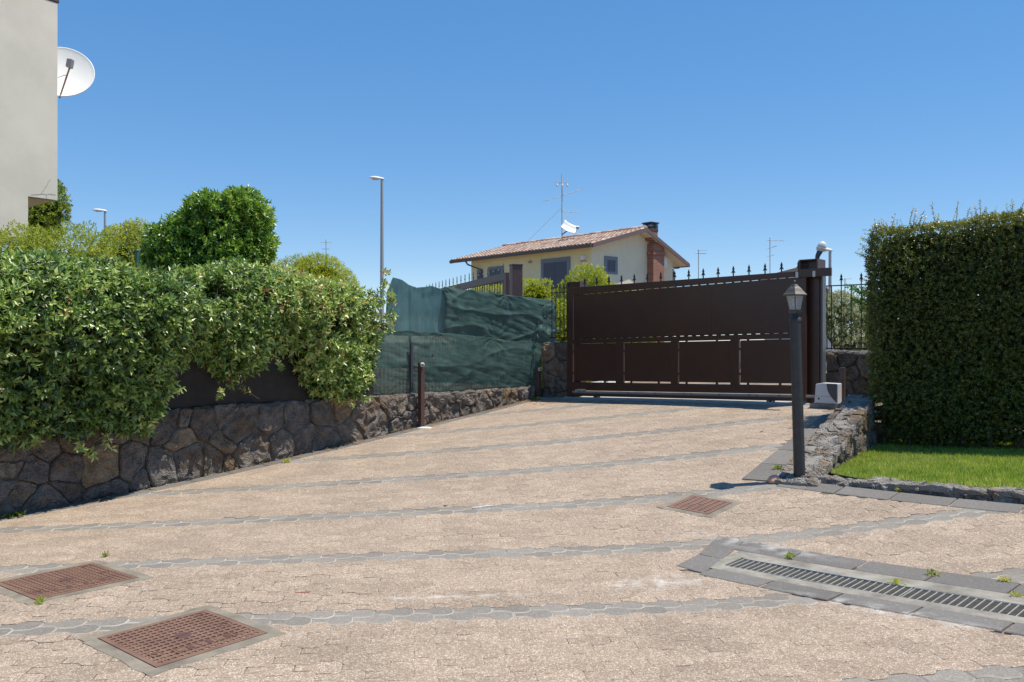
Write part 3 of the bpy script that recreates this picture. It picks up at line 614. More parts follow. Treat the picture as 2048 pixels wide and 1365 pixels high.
# ---- gate-side pier of the left wall (right of the net)
def block_wall(name,pl,t0,t1,z0f,z1,n,thick,seeds,label,coping=True):
    t=thing(name,pl.p((t0+t1)/2,z0f((t0+t1)/2),n-thick/2),label,'wall')
    mb=MB(); pl.bar(mb,t0+.02,t1-.02,z0f(t0)-.2,z1-.02,n-.05,n-thick+.03); mb.build('mortar_core',M['mortar'],t)
    cells=voronoi(seeds,[(t0,z0f(t0)-.1),(t1,z0f(t1)-.1),(t1,z1),(t0,z1)])
    add_stones(cells,t,lambda a,b,d: tuple(pl.p(a,b,n-.03+d)),.004,.08,M['lava'],rough=.045,rise=.032)
    add_stones([[(x,y) for x,y in c] for c in voronoi([(t0+(t1-t0)*(i+.5)/max(1,round((t1-t0)/.4)),-thick/2) for i in range(max(1,round((t1-t0)/.4)))],[(t0-.02,-thick),(t1+.02,-thick),(t1+.02,0),(t0-.02,0)])],t,lambda a,b,d: tuple(pl.p(a,z1-.02+d,n+b)),.008,.05,M['lava'],name='coping_stone',rough=.015,rise=.03,flip=True)
    # end face
    for te,sg in((t0,-1),(t1,1)):
        cc=voronoi([(-thick*.3,z0f(te)+(z1-z0f(te))*f) for f in(.15,.5,.85)]+[(-thick*.75,z0f(te)+(z1-z0f(te))*f) for f in(.3,.7)],[(-thick,z0f(te)-.1),(-.03,z0f(te)-.1),(-.03,z1),(-thick,z1)])
        add_stones(cc,t,lambda a,b,d: tuple(pl.p(te+sg*(-.03+d),b,n+a)),.009,.06,M['lava'],rough=.02,flip=(sg<0))
    return t
PP=Plane(GP.p(-1.05,0,-.05)[:2],(.757,-.653))     # runs on leftwards from the gate
def gzp(pl,n): return lambda t: gz(*[c for c in pl.p(t,0,n)][:2])
def sd(pl,l): return [pl.sz(x,y) for x,y in l]
block_wall('stone_pier',PP,PP.s_of(1084),PP.s_of(1137),gzp(PP,.1),PP.sz(1110,688)[1],0,.35,sd(PP,[(1095,705),(1122,700),(1105,735),(1128,745),(1096,765),(1120,775),(1095,790),(1125,793)]),'short high stone pier between the green net and the brown gate')
RW=Plane(GP.p(4.6,0,-.62)[:2],(.757,-.653))
block_wall('stone_wall',RW,RW.s_of(1650),RW.s_of(1650)+3.2,gzp(RW,.3),1.49,0,.4,sd(RW,[(1662,725),(1690,720),(1668,760),(1700,745),(1735,735),(1690,780),(1720,775),(1750,770),(1765,725),(1780,760),(1800,735),(1820,770),(1840,730),(1870,760),(1900,735),(1960,725),(1950,765),(2020,735),(2010,775),(2090,745),(2160,730),(2160,770)]),'rough stone wall behind the gate motor, carrying the spear-topped iron fence')
# ---- low sloping wall right of the drive
LW=Plane((2.80,8.62),(.574,.819))                 # .n points right, to the lawn
lw=thing('rubble_wall',LW.p(1.4,.5,.17),'low rubble wall with rough sloping top between driveway and lawn, ending at the garden lamp','wall')
lwz=lambda t: .268+.68*min(1,max(0,(t+.3)/3.1))
lww=lambda t: .42-.03*t if t<2.85 else .33
mb=MB()
for t in np.arange(-.3,2.8,.2):
    e=min(t+.2,2.85)
    lo=lambda t,n: LW.p(t,min(gz(*LW.p(t,0,n)[:2]),.3)-.25,n)
    hi=lambda t,n: LW.p(t,lwz(t)-.022,n)
    mb.hexa([lo(t,.03),lo(e,.03),lo(e,lww(e)-.03),lo(t,lww(t)-.03),hi(t,.03),hi(e,.03),hi(e,lww(e)-.03),hi(t,lww(t)-.03)])
M['mortar2']=mat('grey_mortar',(.19,.175,.155),.95,(.25,.23,.21),18,bump=.6,bscale=40)
mb.build('mortar_core',M['mortar2'],lw)
def jseeds(t0,t1,dt,n0,n1,dn):
    o=[];k=0
    for t in np.arange(t0,t1,dt):
        for n in np.arange(n0+dn/2,n1,dn): o.append((t+random.uniform(-.35,.35)*dt,n+random.uniform(-.4,.4)*dn+(dn/2 if k%2 else 0)))
        k+=1
    return o
cells=voronoi(jseeds(-.3,2.9,.10,0,.42,.15),[(-.32,0),(2.87,0),(2.87,.34),(-.32,.44)])
add_stones(cells,lw,lambda a,b,d: tuple(LW.p(a,lwz(a)-.02+d,b)),.001,.06,M['lavatop'],rough=.035,rise=.006,flip=False)
def lclip(n):
    def f(poly,x,y):
        e=.2; a=(lwz(x+e)-lwz(x-e))/(2*e); return clip(poly,-a,1,lwz(x)-a*x-.005)
    return f
cells=voronoi([(t+random.uniform(-.05,.05),z+random.uniform(-.04,.04)) for t in np.arange(-.3,2.9,.24) for z in(.05,.25,.45,.65,.85)],[(-.3,0),(2.87,0),(2.87,1),(-.3,1)],lclip(0))
add_stones(cells,lw,lambda a,b,d: tuple(LW.p(a,b,.03-d)),.008,.06,M['lava'],rough=.02,rise=.03,flip=True)
cells=voronoi([(t+random.uniform(-.05,.05),z+random.uniform(-.04,.04)) for t in np.arange(-.2,2.9,.27) for z in(.2,.42,.65,.85)],[(-.3,.1),(2.87,.1),(2.87,1),(-.3,1)],lclip(0))
add_stones(cells,lw,lambda a,b,d: tuple(LW.p(a,b,lww(a)-.035+d)),.008,.06,M['lava'],rough=.02,rise=.03)
cells=voronoi([(.1,.45),(.1,.75),(.28,.55),(.25,.85)],[(0.03,.4),(.33,.4),(.33,.94),(0.03,.94)])
add_stones(cells,lw,lambda a,b,d: tuple(LW.p(2.84+d,b,a)),.008,.05,M['lava'],rough=.02,rise=.03,flip=True)
def lz(x,y): return .285+.045*min(3,max(0,(Vector((x,y,0))-LK.o).dot(LK.d)-.2))
# ---- kerb of rough stones in front of the lawn
kb=thing('rubble_kerb',LK.p(2,.3,-.42),'rough grey stone kerb edging the front of the lawn','kerb')
t=-.02
mb=MB()
for t0 in np.arange(0,5,.5): mb.hexa([LK.p(a,gz(*LK.p(a,0,-.3)[:2])-.1+dz*0,n) for a,n in((t0,-.30),(t0+.5,-.30),(t0+.5,-.52),(t0,-.52)) for dz in(0,)]+[LK.p(a,lz(*LK.p(a,0,n)[:2])-.02,n) for a,n in((t0,-.32),(t0+.5,-.32),(t0+.5,-.52),(t0,-.52))])
mb.build('mortar_core',M['mortar'],kb)
cells=voronoi([(t+random.uniform(-.06,.06),n+random.uniform(-.03,.03)) for t in np.arange(.1,5,.3) for n in(.06,.18)],[(0,0),(5,0),(5,.25),(0,.25)])
add_stones(cells,kb,lambda a,b,d: tuple(LK.p(a,.275+.045*max(0,a-.2)+d+.014*mnoise.noise(Vector((a*3,0,0))),-.29-b)),.002,.04,M['lavatop'],rough=.026,rise=.008,flip=False)
cells=voronoi([(t+random.uniform(-.07,.07),z+.045*t) for t in np.arange(.1,5,.26) for z in(.23,)],[(0,.15),(5,.36),(5,.49),(0,.265)])
add_stones(cells,kb,lambda a,b,d: tuple(LK.p(a,b-.0,-.315+d*1.2)),.003,.06,M['lavatop'],rough=.045,rise=.02)
# ---- lawn
def lp(t,n): q=LK.p(t,0,-n); return (q.x,q.y)
LAWN=[lp(.52,.50),lp(5.5,.50),lp(9,3.5),(8.5,12.5),tuple(LW.p(3.6,0,.40)[:2]),tuple(LW.p(2.8,0,.34)[:2]),tuple(LW.p(.3,0,.40)[:2])]
M['lawnsoil']=mat('lawn_soil',(.10,.14,.025),.95,(.12,.11,.045),9)
mb=MB(); n_=len(LAWN); mb.add([(x,y,-.3) for x,y in LAWN]+[(x,y,lz(x,y)) for x,y in LAWN],[(i,(i+1)%n_,n_+(i+1)%n_,n_+i) for i in range(n_)])
cx_,cy_=5.2,8.6; mb.add([(cx_,cy_,lz(cx_,cy_))]+[(x,y,lz(x,y)) for x,y in LAWN],[(0,i+1,(i+1)%n_+1) for i in range(n_)]); lawn=tag(mb.build('lawn',M['lawnsoil']),kind='structure')
def inpoly(x,y,P):
    c=False;n=len(P)
    for i in range(n):
        (x1,y1),(x2,y2)=P[i],P[i-1]
        if (y1>y)!=(y2>y) and x<(x2-x1)*(y-y1)/(y2-y1)+x1: c=not c
    return c
M['grass']=leafmat('grass_blades',[(0,(.11,.20,.02)),(.4,(.26,.38,.05)),(.8,(.44,.50,.09)),(1,(.58,.50,.20))],.5,.35)
pts=[]
while len(pts)<60000:
    x=random.uniform(3,7.6);y=random.uniform(6.2,11.6)
    if x>.62*y+.7: continue
    if inpoly(x,y,LAWN): pts.append((x,y))
pts=np.array(pts); n=len(pts); an=RNG.uniform(0,2*np.pi,n); h=RNG.uniform(.025,.06,n); wd=RNG.uniform(.002,.005,n); ln=RNG.normal(0,.016,(n,2))
z0=np.array([lz(*p) for p in pts])-.004; dx=np.cos(an)*wd; dy=np.sin(an)*wd
Vg=np.empty((n,3,3)); Vg[:,0]=np.c_[pts[:,0]-dx,pts[:,1]-dy,z0]; Vg[:,1]=np.c_[pts[:,0]+dx,pts[:,1]+dy,z0]; Vg[:,2]=np.c_[pts+ln,z0+h]
tn=np.repeat(np.clip(RNG.normal(.45,.22,n)+.18*np.sin(pts[:,0]*7+2*np.sin(pts[:,1]*5))*np.sin(pts[:,1]*9+1.5*np.sin(pts[:,0]*6)),0,1),3)
npmesh('grass',Vg.reshape(-1,3),np.arange(n*3).reshape(n,3),M['grass'],None,tn,'stuff')
# ================================================================== THE SLIDING GATE
tg=GP.s_of
TL=tg(1136); TR=tg(1613)                            # leaf ends
def gpz(px,py): return GP.sz(px,py)[1]
def lin(t,a,b,za,zb): return za+(zb-za)*(t-a)/(b-a)
zt=lambda t: lin(t,TL,TR,gpz(1136,577),gpz(1604,543))            # top edge of the leaf
zu1=lambda t: lin(t,TL,TR,gpz(1148,592),gpz(1597,555))           # top of upper panel
zu0=lambda t: lin(t,TL,TR,gpz(1148,679),gpz(1585,665))           # foot of upper panel
zm0=lambda t: lin(t,TL,TR,gpz(1148,690),gpz(1585,679))           # top of the lower panels
zl0=lambda t: lin(t,TL,TR,gpz(1150,764),gpz(1586,769))
zb1=lambda t: lin(t,TL,TR,gpz(1150,782),gpz(1600,789))           # foot of bottom rail
zb0=lambda t: lin(t,TL,TR,gpz(1150,793),gpz(1600,803))           # foot of the running beam
gate=thing('sliding_gate',GP.p((TL+TR)/2,.68,-.03),'dark brown sheet metal sliding gate with spear finials closing the driveway','gate')
def gquad(mb,t0,t1,f0,f1,n0=-.03,n1=.03,mi=0): GP.quad(mb,[(t0,f0(t0)),(t1,f0(t1)),(t1,f1(t1)),(t0,f1(t0))],n0,n1,mi)
def rail(name,t0,t1,f0,f1,n0=-.03,n1=.03,m='brown',bev=.004):
    mb=MB(); gquad(mb,t0,t1,f0,f1,n0,n1); return mb.build(name,M[m],gate,bevel=bev)
XL=tg(1147); XR=tg(1590)
rail('stile',TL,XL-.004,zb0,zt); rail('stile',XR+.004,TR,zb0,zt)
rail('top_rail',XL-.004,XR+.004,lambda t:zu1(t)+.008,zt); rail('middle_rail',XL-.004,XR+.004,lambda t:zm0(t)+.012,lambda t:zu0(t)-.012)
rail('bottom_rail',XL-.004,XR+.004,zb1,lambda t:zl0(t)-.014)
mb=MB(); gquad(mb,XL-.004,XR+.004,zb0,lambda t:zb1(t)-.045,-.045,.025); mb.build('running_beam',M['brown'],gate,bevel=.004)
# upper sheet: three butted panels, hung inside the frame on small lugs
SP=[XL+.008]+[lin(f,0,1,XL,XR) for f in(.33,.66)]+[XR-.006]
SP=[XL+.008,tg(1423)-.001,XR-.006]
for a,b in zip(SP,SP[1:]):
    mb=MB(); gquad(mb,a+.0015,b-.0015,lambda t:zu0(t)-.005,lambda t:zu1(t)-.001,-.008,.008); mb.build('upper_panel',M['brown'],gate)
mb=MB()
k=0; t=XL+.03
while t<XR:
    gquad(mb,t,t+.035,lambda q:zu1(q)-.012,lambda q:zu1(q)+.012,-.012,.006); gquad(mb,t+.03,t+.10,lambda q:zu0(q)-.014,lambda q:zu0(q)+.006,-.012,.006); t+=.145
mb.build('panel_lugs',M['brown'],gate,kind='stuff')
cols=[(1147,1233),(1248,1343),(1357,1462),(1479,1590)]
for i,(a,b) in enumerate(cols):
    ta,tb=tg(a),tg(b)
    if i<3:
        tc=tg(cols[i+1][0]); mb=MB(); gquad(mb,tb,tc,lambda t:zl0(t)-.014,lambda t:zm0(t)+.012,-.028,.028); mb.build('mullion',M['brown'],gate,bevel=.003)
    mb=MB(); gquad(mb,ta+.018,tb-.010,lambda t:zl0(t)+.012,lambda t:zm0(t)+.003,-.008,.008); mb.build('lower_panel',M['brown'],gate)
    mb=MB()
    for f in(.14,.72):
        tt=ta+(tb-ta)*f; gquad(mb,tt,tt+.035,lambda t:zl0(t)-.016,lambda t:zl0(t)+.014,-.012,.006); gquad(mb,tt,tt+.035,lambda t:zm0(t)-.012,lambda t:zm0(t)+.014,-.012,.006)
    for f in(.2,.78):
        zq=lambda t,d: lin(f,0,1,zl0(t),zm0(t))+d
        gquad(mb,ta-.002,ta+.024,lambda t:zq(t,0),lambda t:zq(t,.03),-.012,.006); gquad(mb,tb-.016,tb+.002,lambda t:zq(t,0),lambda t:zq(t,.03),-.012,.006)
    mb.build('panel_lugs',M['brown'],gate,kind='stuff')
mb=MB(); gquad(mb,TL+.01,TR+.30,lambda t:zb1(t)-.036,lambda t:zb1(t)-.010,.0,.028); M['rack']=mat('dull_rack',(.30,.275,.26),.6); rk=mb.build('gear_rack',M['rack'],gate)
mb=MB(); t=TL+.02
while t<TR+.28:
    gquad(mb,t,t+.008,lambda q:zb1(q)-.052,lambda q:zb1(q)-.0365,.004,.026); t+=.016
mb.build('rack_teeth',M['rack'],rk,kind='stuff')
mb=MB()
for px in(1195,1258,1313,1370,1385,1440,1500,1515,1560): t=tg(px); mb.lathe([(.001,.012),(.009,.012),(.009,0)],GP.p(t,zb1(t)-.024,.026),8,ax=GP.n)
mb.build('rack_screws',M['black'],rk,kind='stuff')
for px in(1193,1541):
    t=tg(px); mb=MB(); mb.lathe([(.02,-.018),(.062,-.018),(.05,0),(.062,.018),(.02,.018)],GP.p(t,zb0(t)-.005,-.01),18,ax=GP.n); mb.lathe([(.001,.022),(.02,.022),(.02,-.022),(.001,-.022)],GP.p(t,zb0(t)-.005,-.01),10,1,ax=GP.n); mb.build('wheel',[M['galv'],M['black']],gate)
mb=MB(); gquad(mb,tg(1157),tg(1174),lambda t:zb1(t)+.0,lambda t:zb1(t)+.028,.03,.05); gquad(mb,tg(1153),tg(1157),lambda t:zb1(t)-.02,lambda t:zb1(t)+.015,.03,.045); mb.build('limit_stop',M['galv'],gate)
def spear_pts(h):
    a=[(0,h),(.020,h*.66),(.009,h*.6),(.030,h*.36),(.029,h*.28),(.010,h*.40),(.007,-.03)]
    return a+[(-x,z) for x,z in a[::-1][:-1]]
mb=MB(); mb.prism([GP.p(0,0,-.006)+GP.d*x+Vector((0,0,z)) for x,z in spear_pts(.165)],GP.n*.012)
for v in range(len(mb.v)): mb.v[v]=tuple(Vector(mb.v[v])-GP.p(0,0,0)+wloc(gate))
f0=mb.build('finial',M['black'],gate); ta,tb=tg(1169.7),tg(1597)
for i in range(16):
    t=ta+(tb-ta)*i/15; o=f0 if i==0 else bpy.data.objects.new('finial',f0.data)
    if i: COL.objects.link(o); o.parent=gate
    o.location=GP.p(t,zt(t)-.004,-.0)-wloc(gate)
# posts -----------------------------------------------------------------
GB=GP.off(-.13)                                    # posts stand just behind the leaf
def col(name,pl,px0,px1,ztop,depth,label,m='brown',zbase=None):
    t0,t1=pl.s_of(px0),pl.s_of(px1); zb=gz(*pl.p(t0,0)[:2]) if zbase is None else zbase
    t=thing(name,pl.p((t0+t1)/2,zb,-depth/2),label,'gate post')
    mb=MB(); pl.bar(mb,t0,t1,zb-.05,ztop,0,-depth); mb.build('post',M[m],t,bevel=.006)
    return t,t0,t1
t,t0,t1=col('gate_post',GB,1136,1160,GB.sz(1148,566)[1],.2,'square brown gate post beside the stone pier, with an open catch box on top')
zt_=GB.sz(1148,566)[1]
mb=MB()
for (a,b,n0,n1) in((t0-.01,t0+.012,.012,-.212),(t1-.012,t1+.01,.012,-.212),(t0+.012,t1-.012,-.19,-.212)): GB.bar(mb,a,b,zt_-.11,zt_+.012,n0,n1)
GB.bar(mb,t0+.012,t1-.012,zt_+.001,zt_+.012,.012,-.19)
mb.build('catch_box',M['brown2'],t)
t,t0,t1=col('gate_post',GB,1613,1638,GB.sz(1625,523)[1],.22,'tall brown gate post at the right end of the gate, carrying the warning light')
zt_=GB.sz(1625,523)[1]
mb=MB()
for (a,b,n0,n1) in((t0-.05,t0-.03,.16,-.15),(t1+.02,t1+.04,.16,-.15)): GB.bar(mb,a,b,zt_-.20,zt_+.0,n0,n1)
GB.bar(mb,t0-.05,t1+.04,zt_+.001,zt_+.016,.16,-.15)
mb.build('guide_bracket',M['brown2'],t)
mb=MB(); GB.bar(mb,t1+.006,t1+.04,gz(*GB.p(t1,0)[:2])-.02,zt_-.21,-.04,-.17); mb.build('post_sky_sheen',mat('painted_sky_sheen',(.12,.125,.13),.4),t)  # added strip; its blue-grey stands in for sky sheen on the post's side
for px in(1598,1632): mb=MB(); a=GP.s_of(px); GP.bar(mb,a-.02,a+.02,zt(TR)-.10,zt(TR)-.015,.075,.081); mb.build('guide_roller_plate',M['lightgrey'],t)
mb=MB(); a0,a1=GP.s_of(1601),GP.s_of(1666); GP.bar(mb,a0,a1,GP.sz(1640,553)[1]-.01,GP.sz(1640,538)[1],.034,.074); mb.build('guide_beam',M['brown'],t,bevel=.004)
# flashing warning light
q=GB.p(GB.s_of(1633),zt_+.0,-.1)
wl=thing('warning_light',q,'pale dome warning light tilted on the top of the tall right gate post','lamp')
mb=MB(); mb.tube([q+Vector((-.03,0,.02)),q+Vector((-.02,0,.08)),q+Vector((.02,0,.16))],[.03,.035,.045],12); mb.build('swivel_base',M['charcoal'],wl)
d=Vector((.25,-.2,1)).normalized(); mb=MB(); mb.lathe([(.05,0),(.065,.01),(.066,.07),(.055,.115),(.03,.14),(.001,.148)],q+Vector((.02,0,.15)),16,ax=d); mb.build('dome',mat('frosted_dome',(.68,.66,.58),.35),wl)
mb=MB(); mb.lathe([(.067,.03),(.072,.035),(.072,.05),(.067,.055)],q+Vector((.02,0,.15)),16,ax=d); mb.build('dome_ring',M['lightgrey'],wl)
# track and motor
mb=MB(); GP.bar(mb,TL-.05,TR+.9,.0,.0,-.01,.01)
tr=MB()
for a in np.arange(TL-.1,TR+.7,.25):
    P=lambda t,n,dz: GP.p(t,gz(*GP.p(t,0,n)[:2])+dz,n)
    tr.hexa([P(a,.10,-.06),P(a+.25,.10,-.06),P(a+.25,-.26,-.06),P(a,-.26,-.06),P(a,.10,.004),P(a+.25,.10,.004),P(a+.25,-.26,.004),P(a,-.26,.004)])
gt=thing('gate_track',GP.p((TL+TR)/2,.66,-.05),'pale concrete strip with the steel rail the gate rolls on','track')
tr.build('concrete_strip',mat('pale_concrete',(.42,.40,.37),.9,(.34,.32,.30),5),gt)
mb=MB()
for a in np.arange(TL-.1,TR+.7,.25): mb.hexa([P(a,.01,.003),P(a+.25,.01,.003),P(a+.25,-.03,.003),P(a,-.03,.003),P(a,.0,.02),P(a+.25,.0,.02),P(a+.25,-.02,.02),P(a,-.02,.02)])
mb.build('rail',M['galv'],gt)
MP=GP.off(.13); m0,m1=MP.s_of(1633),MP.s_of(1680); zb=gz(*MP.p(m0,0)[:2])
mt=thing('gate_motor',MP.p((m0+m1)/2,zb,0),'grey and charcoal gate motor box on a concrete plinth beside the gate','motor')
mb=MB(); MP.bar(mb,m0-.06,m1-.02,zb-.05,zb+.055,-.09,.11); mb.build('plinth',M['concrete'],mt,bevel=.006)
zz0,zz1=zb+.055,MP.sz(1655,767)[1]; w=m1-m0
mb=MB(); MP.quad(mb,[(m0,zz0),(m1,zz0),(m1,zz1),(m0+w*.35,zz1+.004),(m0+.02,zz1-.015)],-.08,.09); bd=mb.build('housing',M['lightgrey'],mt,bevel=.012)
mb=MB(); cv=[(m0+w*.52,zz1-.004)]+[(m0+w*(.52+.02*k+.035*k*k*.28),zz1-.03-(zz1-zz0-.06)*k/6) for k in range(7)]
cv=[(m0+w*(.54+.40*(f**2.2)),zz1-.006-(zz1-zz0)*.88*f) for f in np.linspace(0,1,10)]
MP.quad(mb,cv+[(m1-.012,zz1-.006-(zz1-zz0)*.88),(m1-.012,zz1-.006)],.0905,.097); mb.build('dark_cover',M['charcoal'],mt)
mb=MB(); mb.lathe([(.001,.006),(.011,.006),(.014,0)],MP.p(m0+.065,zz0+.07,.09),12,ax=MP.n); mb.build('lock',M['black'],mt)
mb=MB(); MP.bar(mb,m0+.004,m0+w*.72,zz0+.105,zz0+.108,.0895,.0915); mb.build('seam',M['charcoal'],mt)
# photocell posts
def cellpost(base,h,w,knob,label,grp='photocell posts along the driveway'):
    t=thing('photocell_post',base,label,'post',grp)
    mb=MB(); mb.box((base.x,base.y,base.z+h/2-.02),(w,w,h+.04),Matrix.Rotation(R(-40),3,'Z')); mb.build('post',M['brown2'],t,bevel=.004)
    dirn=(GP.d*.9+GP.n*.45).normalized()
    if knob:
        mb=MB(); c=base+Vector((0,0,h-.03))+dirn*(w*.5); mb.lathe([(.03,0),(.036,.012),(.036,.03),(.028,.045),(.001,.05)],c,16,ax=dirn); kb=mb.build('photocell',M['galv'],t)
        mb=MB(); mb.lathe([(.001,.0515),(.016,.049),(.016,.044)],c,12,ax=dirn); mb.build('lens',M['black'],kb)
    else:
        mb=MB(); c=base+Vector((0,0,h-.05))-GP.d*(w*.5); mb.lathe([(.028,0),(.03,.015),(.001,.02)],c,14,ax=-GP.d); mb.build('photocell',M['charcoal'],t)
    mb=MB(); mb.box((base.x,base.y,base.z+.004),(w*2.2,w*1.6,.012),Matrix.Rotation(R(-40),3,'Z')); mb.build('base_plate',M['concrete'],t)
    return t
def on(x,y): return Vector((x,y,gz(x,y)))
cellpost(on(-1.40,12.80),1.0,.075,True,'tall slim brown photocell post with round metal knob against the left stone wall')
cellpost(on(.49,15.35),.57,.07,True,'short brown photocell post by the stone pier at the left end of the gate')
cellpost(on(4.80,12.05),.53,.065,False,'short brown photocell post right of the gate motor')
# pale stone at the foot of the tall post, terracotta shard at the lamp
def rock(name,c,sz,m,label,cat,seed=1):
    mb=MB(); V_=[];n=12;prof=[(.25,0),(.9,.12),(1,.4),(.72,.78),(.3,1)]
    for r,z in prof:
        for k in range(n):
            a=2*math.pi*k/n; q=1+.25*mnoise.noise(Vector((math.cos(a)*1.5,math.sin(a)*1.5,z*2+seed)))
            V_.append((c[0]+r*q*math.cos(a)*sz[0],c[1]+r*q*math.sin(a)*sz[1],c[2]-.01+z*sz[2]*(1+.3*mnoise.noise(Vector((a,z,seed))))))
    mb.add(V_,[(i*n+k,i*n+(k+1)%n,(i+1)*n+(k+1)%n,(i+1)*n+k) for i in range(4) for k in range(n)]+[tuple(range(48,60))],0,False)
    return tag(mb.build(name,m),label,cat)
q=on(-1.33,12.72); rock('flat_stone',q,(.13,.07,.03),mat('whitish_stone',(.6,.57,.52),.9),'flat whitish stone at the foot of the tall photocell post','stone',2)
q=on(2.655,8.40); rock('terracotta_shard',q,(.075,.05,.085),mat('terracotta',(.62,.36,.26),.85,(.52,.30,.21),20),'pinkish broken terracotta lump beside the garden lamp foot','stone',5)
q=on(.62,15.2); rock('flat_stone',q,(.17,.08,.025),M['concrete'],'flat pale stone at the foot of the short post by the pier','stone',9)
# ================================================================== GARDEN LAMP
LB=on(2.915,8.41); lean=Vector((-.028,0,1)).normalized()
lamp=thing('garden_lamp',LB,'dark grey garden lamp post with small hexagonal lantern, at the lawn corner','lamp post')
def lx(z,dx=0,dy=0): return LB+lean*z+Vector((dx,dy,0))
zz=lambda py: (962-py)*8.41/F
mb=MB(); zt_=zz(640)
mb.tube([lx(-.03),lx(zt_-.01)],[.0575,.0535],20); mb.build('pole',M['lamppost'],lamp)
mb=MB(); mb.tube([lx(zt_-.02),lx(zt_+.015),lx(zt_+.02),lx(zt_+.06)],[.060,.060,.045,.04],16)
mb.tube([lx(zt_+.055),lx(zt_+.075),lx(zt_+.085)],[.052,.052,.04],16); mb.build('collar',M['lamppost'],lamp)
mb=MB()
for k in range(3):
    a=k*2*math.pi/3+.4; mb.tube([lx(zt_-.0,.055*math.cos(a),.055*math.sin(a)),lx(zt_-.0,.072*math.cos(a),.072*math.sin(a))],.008,6)
mb.build('set_screws',M['black'],lamp,kind='stuff')
z0=zz(624);z1=zz(592);rb,rt=.062,.098; H6=[math.pi/3*k+.25 for k in range(6)]
mb=MB(); mb.lathe([(.03,z0-.03),(.06,z0-.02),(.074,z0-.004),(.074,z0+.012),(.055,z0+.012)],LB+lean*0+Vector((lean.x*z0,0,0)),6,smooth=False,phase=.25); mb.build('lantern_base',M['lampcap'],lamp)
fr=MB(); gl=MB()
for k in range(6):
    a,b=H6[k],H6[(k+1)%6]
    p0=lx(z0+.012,rb*math.cos(a),rb*math.sin(a));p1=lx(z1,rt*math.cos(a),rt*math.sin(a)); fr.tube([p0,p1],.0045,6)
    q0=lx(z0+.012,rb*math.cos(b),rb*math.sin(b));q1=lx(z1,rt*math.cos(b),rt*math.sin(b)); fr.tube([p1,q1],.006,6)
    gl=MB(); nrm=(q0-p0).cross(p1-p0).normalized(); gl.prism([p0*.96+q0*.04,q0*.96+p0*.04,q1*.96+p1*.04,p1*.96+q1*.04],nrm*.0025)
    if k==0:
        gm=bpy.data.materials.new('lantern_glass'); gm.use_nodes=True; N=gm.node_tree.nodes; L=gm.node_tree.links
        g1=N.new('ShaderNodeBsdfTransparent'); g1.inputs[0].default_value=(.90,.93,.95,1); g2=N.new('ShaderNodeBsdfGlossy'); g2.inputs['Roughness'].default_value=.08
        g3=N.new('ShaderNodeBsdfDiffuse'); g3.inputs[0].default_value=(.62,.68,.72,1); mxa=N.new('ShaderNodeMixShader'); mxa.inputs[0].default_value=.30; L.new(g1.outputs[0],mxa.inputs[1]); L.new(g3.outputs[0],mxa.inputs[2])
        fz=N.new('ShaderNodeFresnel'); fz.inputs[0].default_value=1.5; mxb=N.new('ShaderNodeMixShader'); L.new(fz.outputs[0],mxb.inputs[0]); L.new(mxa.outputs[0],mxb.inputs[1]); L.new(g2.outputs[0],mxb.inputs[2]); L.new(mxb.outputs[0],N['Material Output'].inputs[0])
    gl.build('pane',gm,lamp)
fr.build('lantern_frame',M['iron'],lamp)
mb=MB(); c=LB+Vector((lean.x*z1,0,0))
mb.lathe([(.132,z1-.003),(.136,z1+.004),(.118,z1+.016),(.10,z1+.035),(.075,z1+.066),(.05,z1+.086),(.045,z1+.092),(.034,z1+.108),(.012,z1+.115),(.001,z1+.115)],c,6,smooth=False,phase=.25)
mb.lathe([(.136,z1+.004),(.132,z1-.003),(.001,z1-.003)],c,6,smooth=False,phase=.25)
cp=mb.build('lantern_roof',M['lampcap'],lamp)
mb=MB(); mb.lathe([(.012,z1+.112),(.010,z1+.125),(.017,z1+.135),(.014,z1+.146),(.001,z1+.152)],c,10); mb.build('roof_knob',M['lampcap'],cp)
mb=MB(); mb.lathe([(.014,z0+.01),(.014,z0+.04),(.022,z0+.055),(.034,z0+.08),(.036,z0+.10),(.028,z0+.122),(.01,z0+.132),(.001,z0+.133)],LB+Vector((lean.x*(z0+.1),0,0)),16); mb.build('bulb',mat('opal_bulb',(.82,.80,.74),.3),lamp)
# ================================================================== FENCES AND NETS
def finial(mb,pl,t,z,h,n=0):
    mb.prism([pl.p(t+x,z+y,n-.006) for x,y in [(a*h/.165,b*h/.165) for a,b in spear_pts(.165)]],pl.n*.012)
# iron fence on the wall right of the gate
FR=RW.off(-.15); z1=FR.sz(1700,571)[1]; z0=FR.sz(1700,698)[1]
fe=thing('iron_fence',FR.p(FR.s_of(1700),1.5,0),'black iron spear fence on the stone wall right of the gate','fence')
ta,tb=FR.s_of(1640),FR.s_of(1640)+3.1
mb=MB(); FR.bar(mb,ta,tb,z1-.008,z1+.008,-.012,.012); mb.build('rail',M['black'],fe); mb=MB(); FR.bar(mb,ta,tb,z0-.008,z0+.008,-.012,.012); mb.build('rail',M['black'],fe)
dt=(FR.s_of(1722)-FR.s_of(1682)); 
for i in range(20):
    t=FR.s_of(1663)+dt/2*(i-1) if i else FR.s_of(1654)
    if t>tb: break
    mb=MB(); spear=(i%2==0 and i>0) or i==1
    spear = i>0 and (i%2==0) or i==2
    mb.tube([FR.p(t,z0-.02),FR.p(t,z1+(.06 if spear else 0))],.008,6)
    if spear: finial(mb,FR,t,z1+.03,.15)
    mb.build('bar',M['black'],fe)
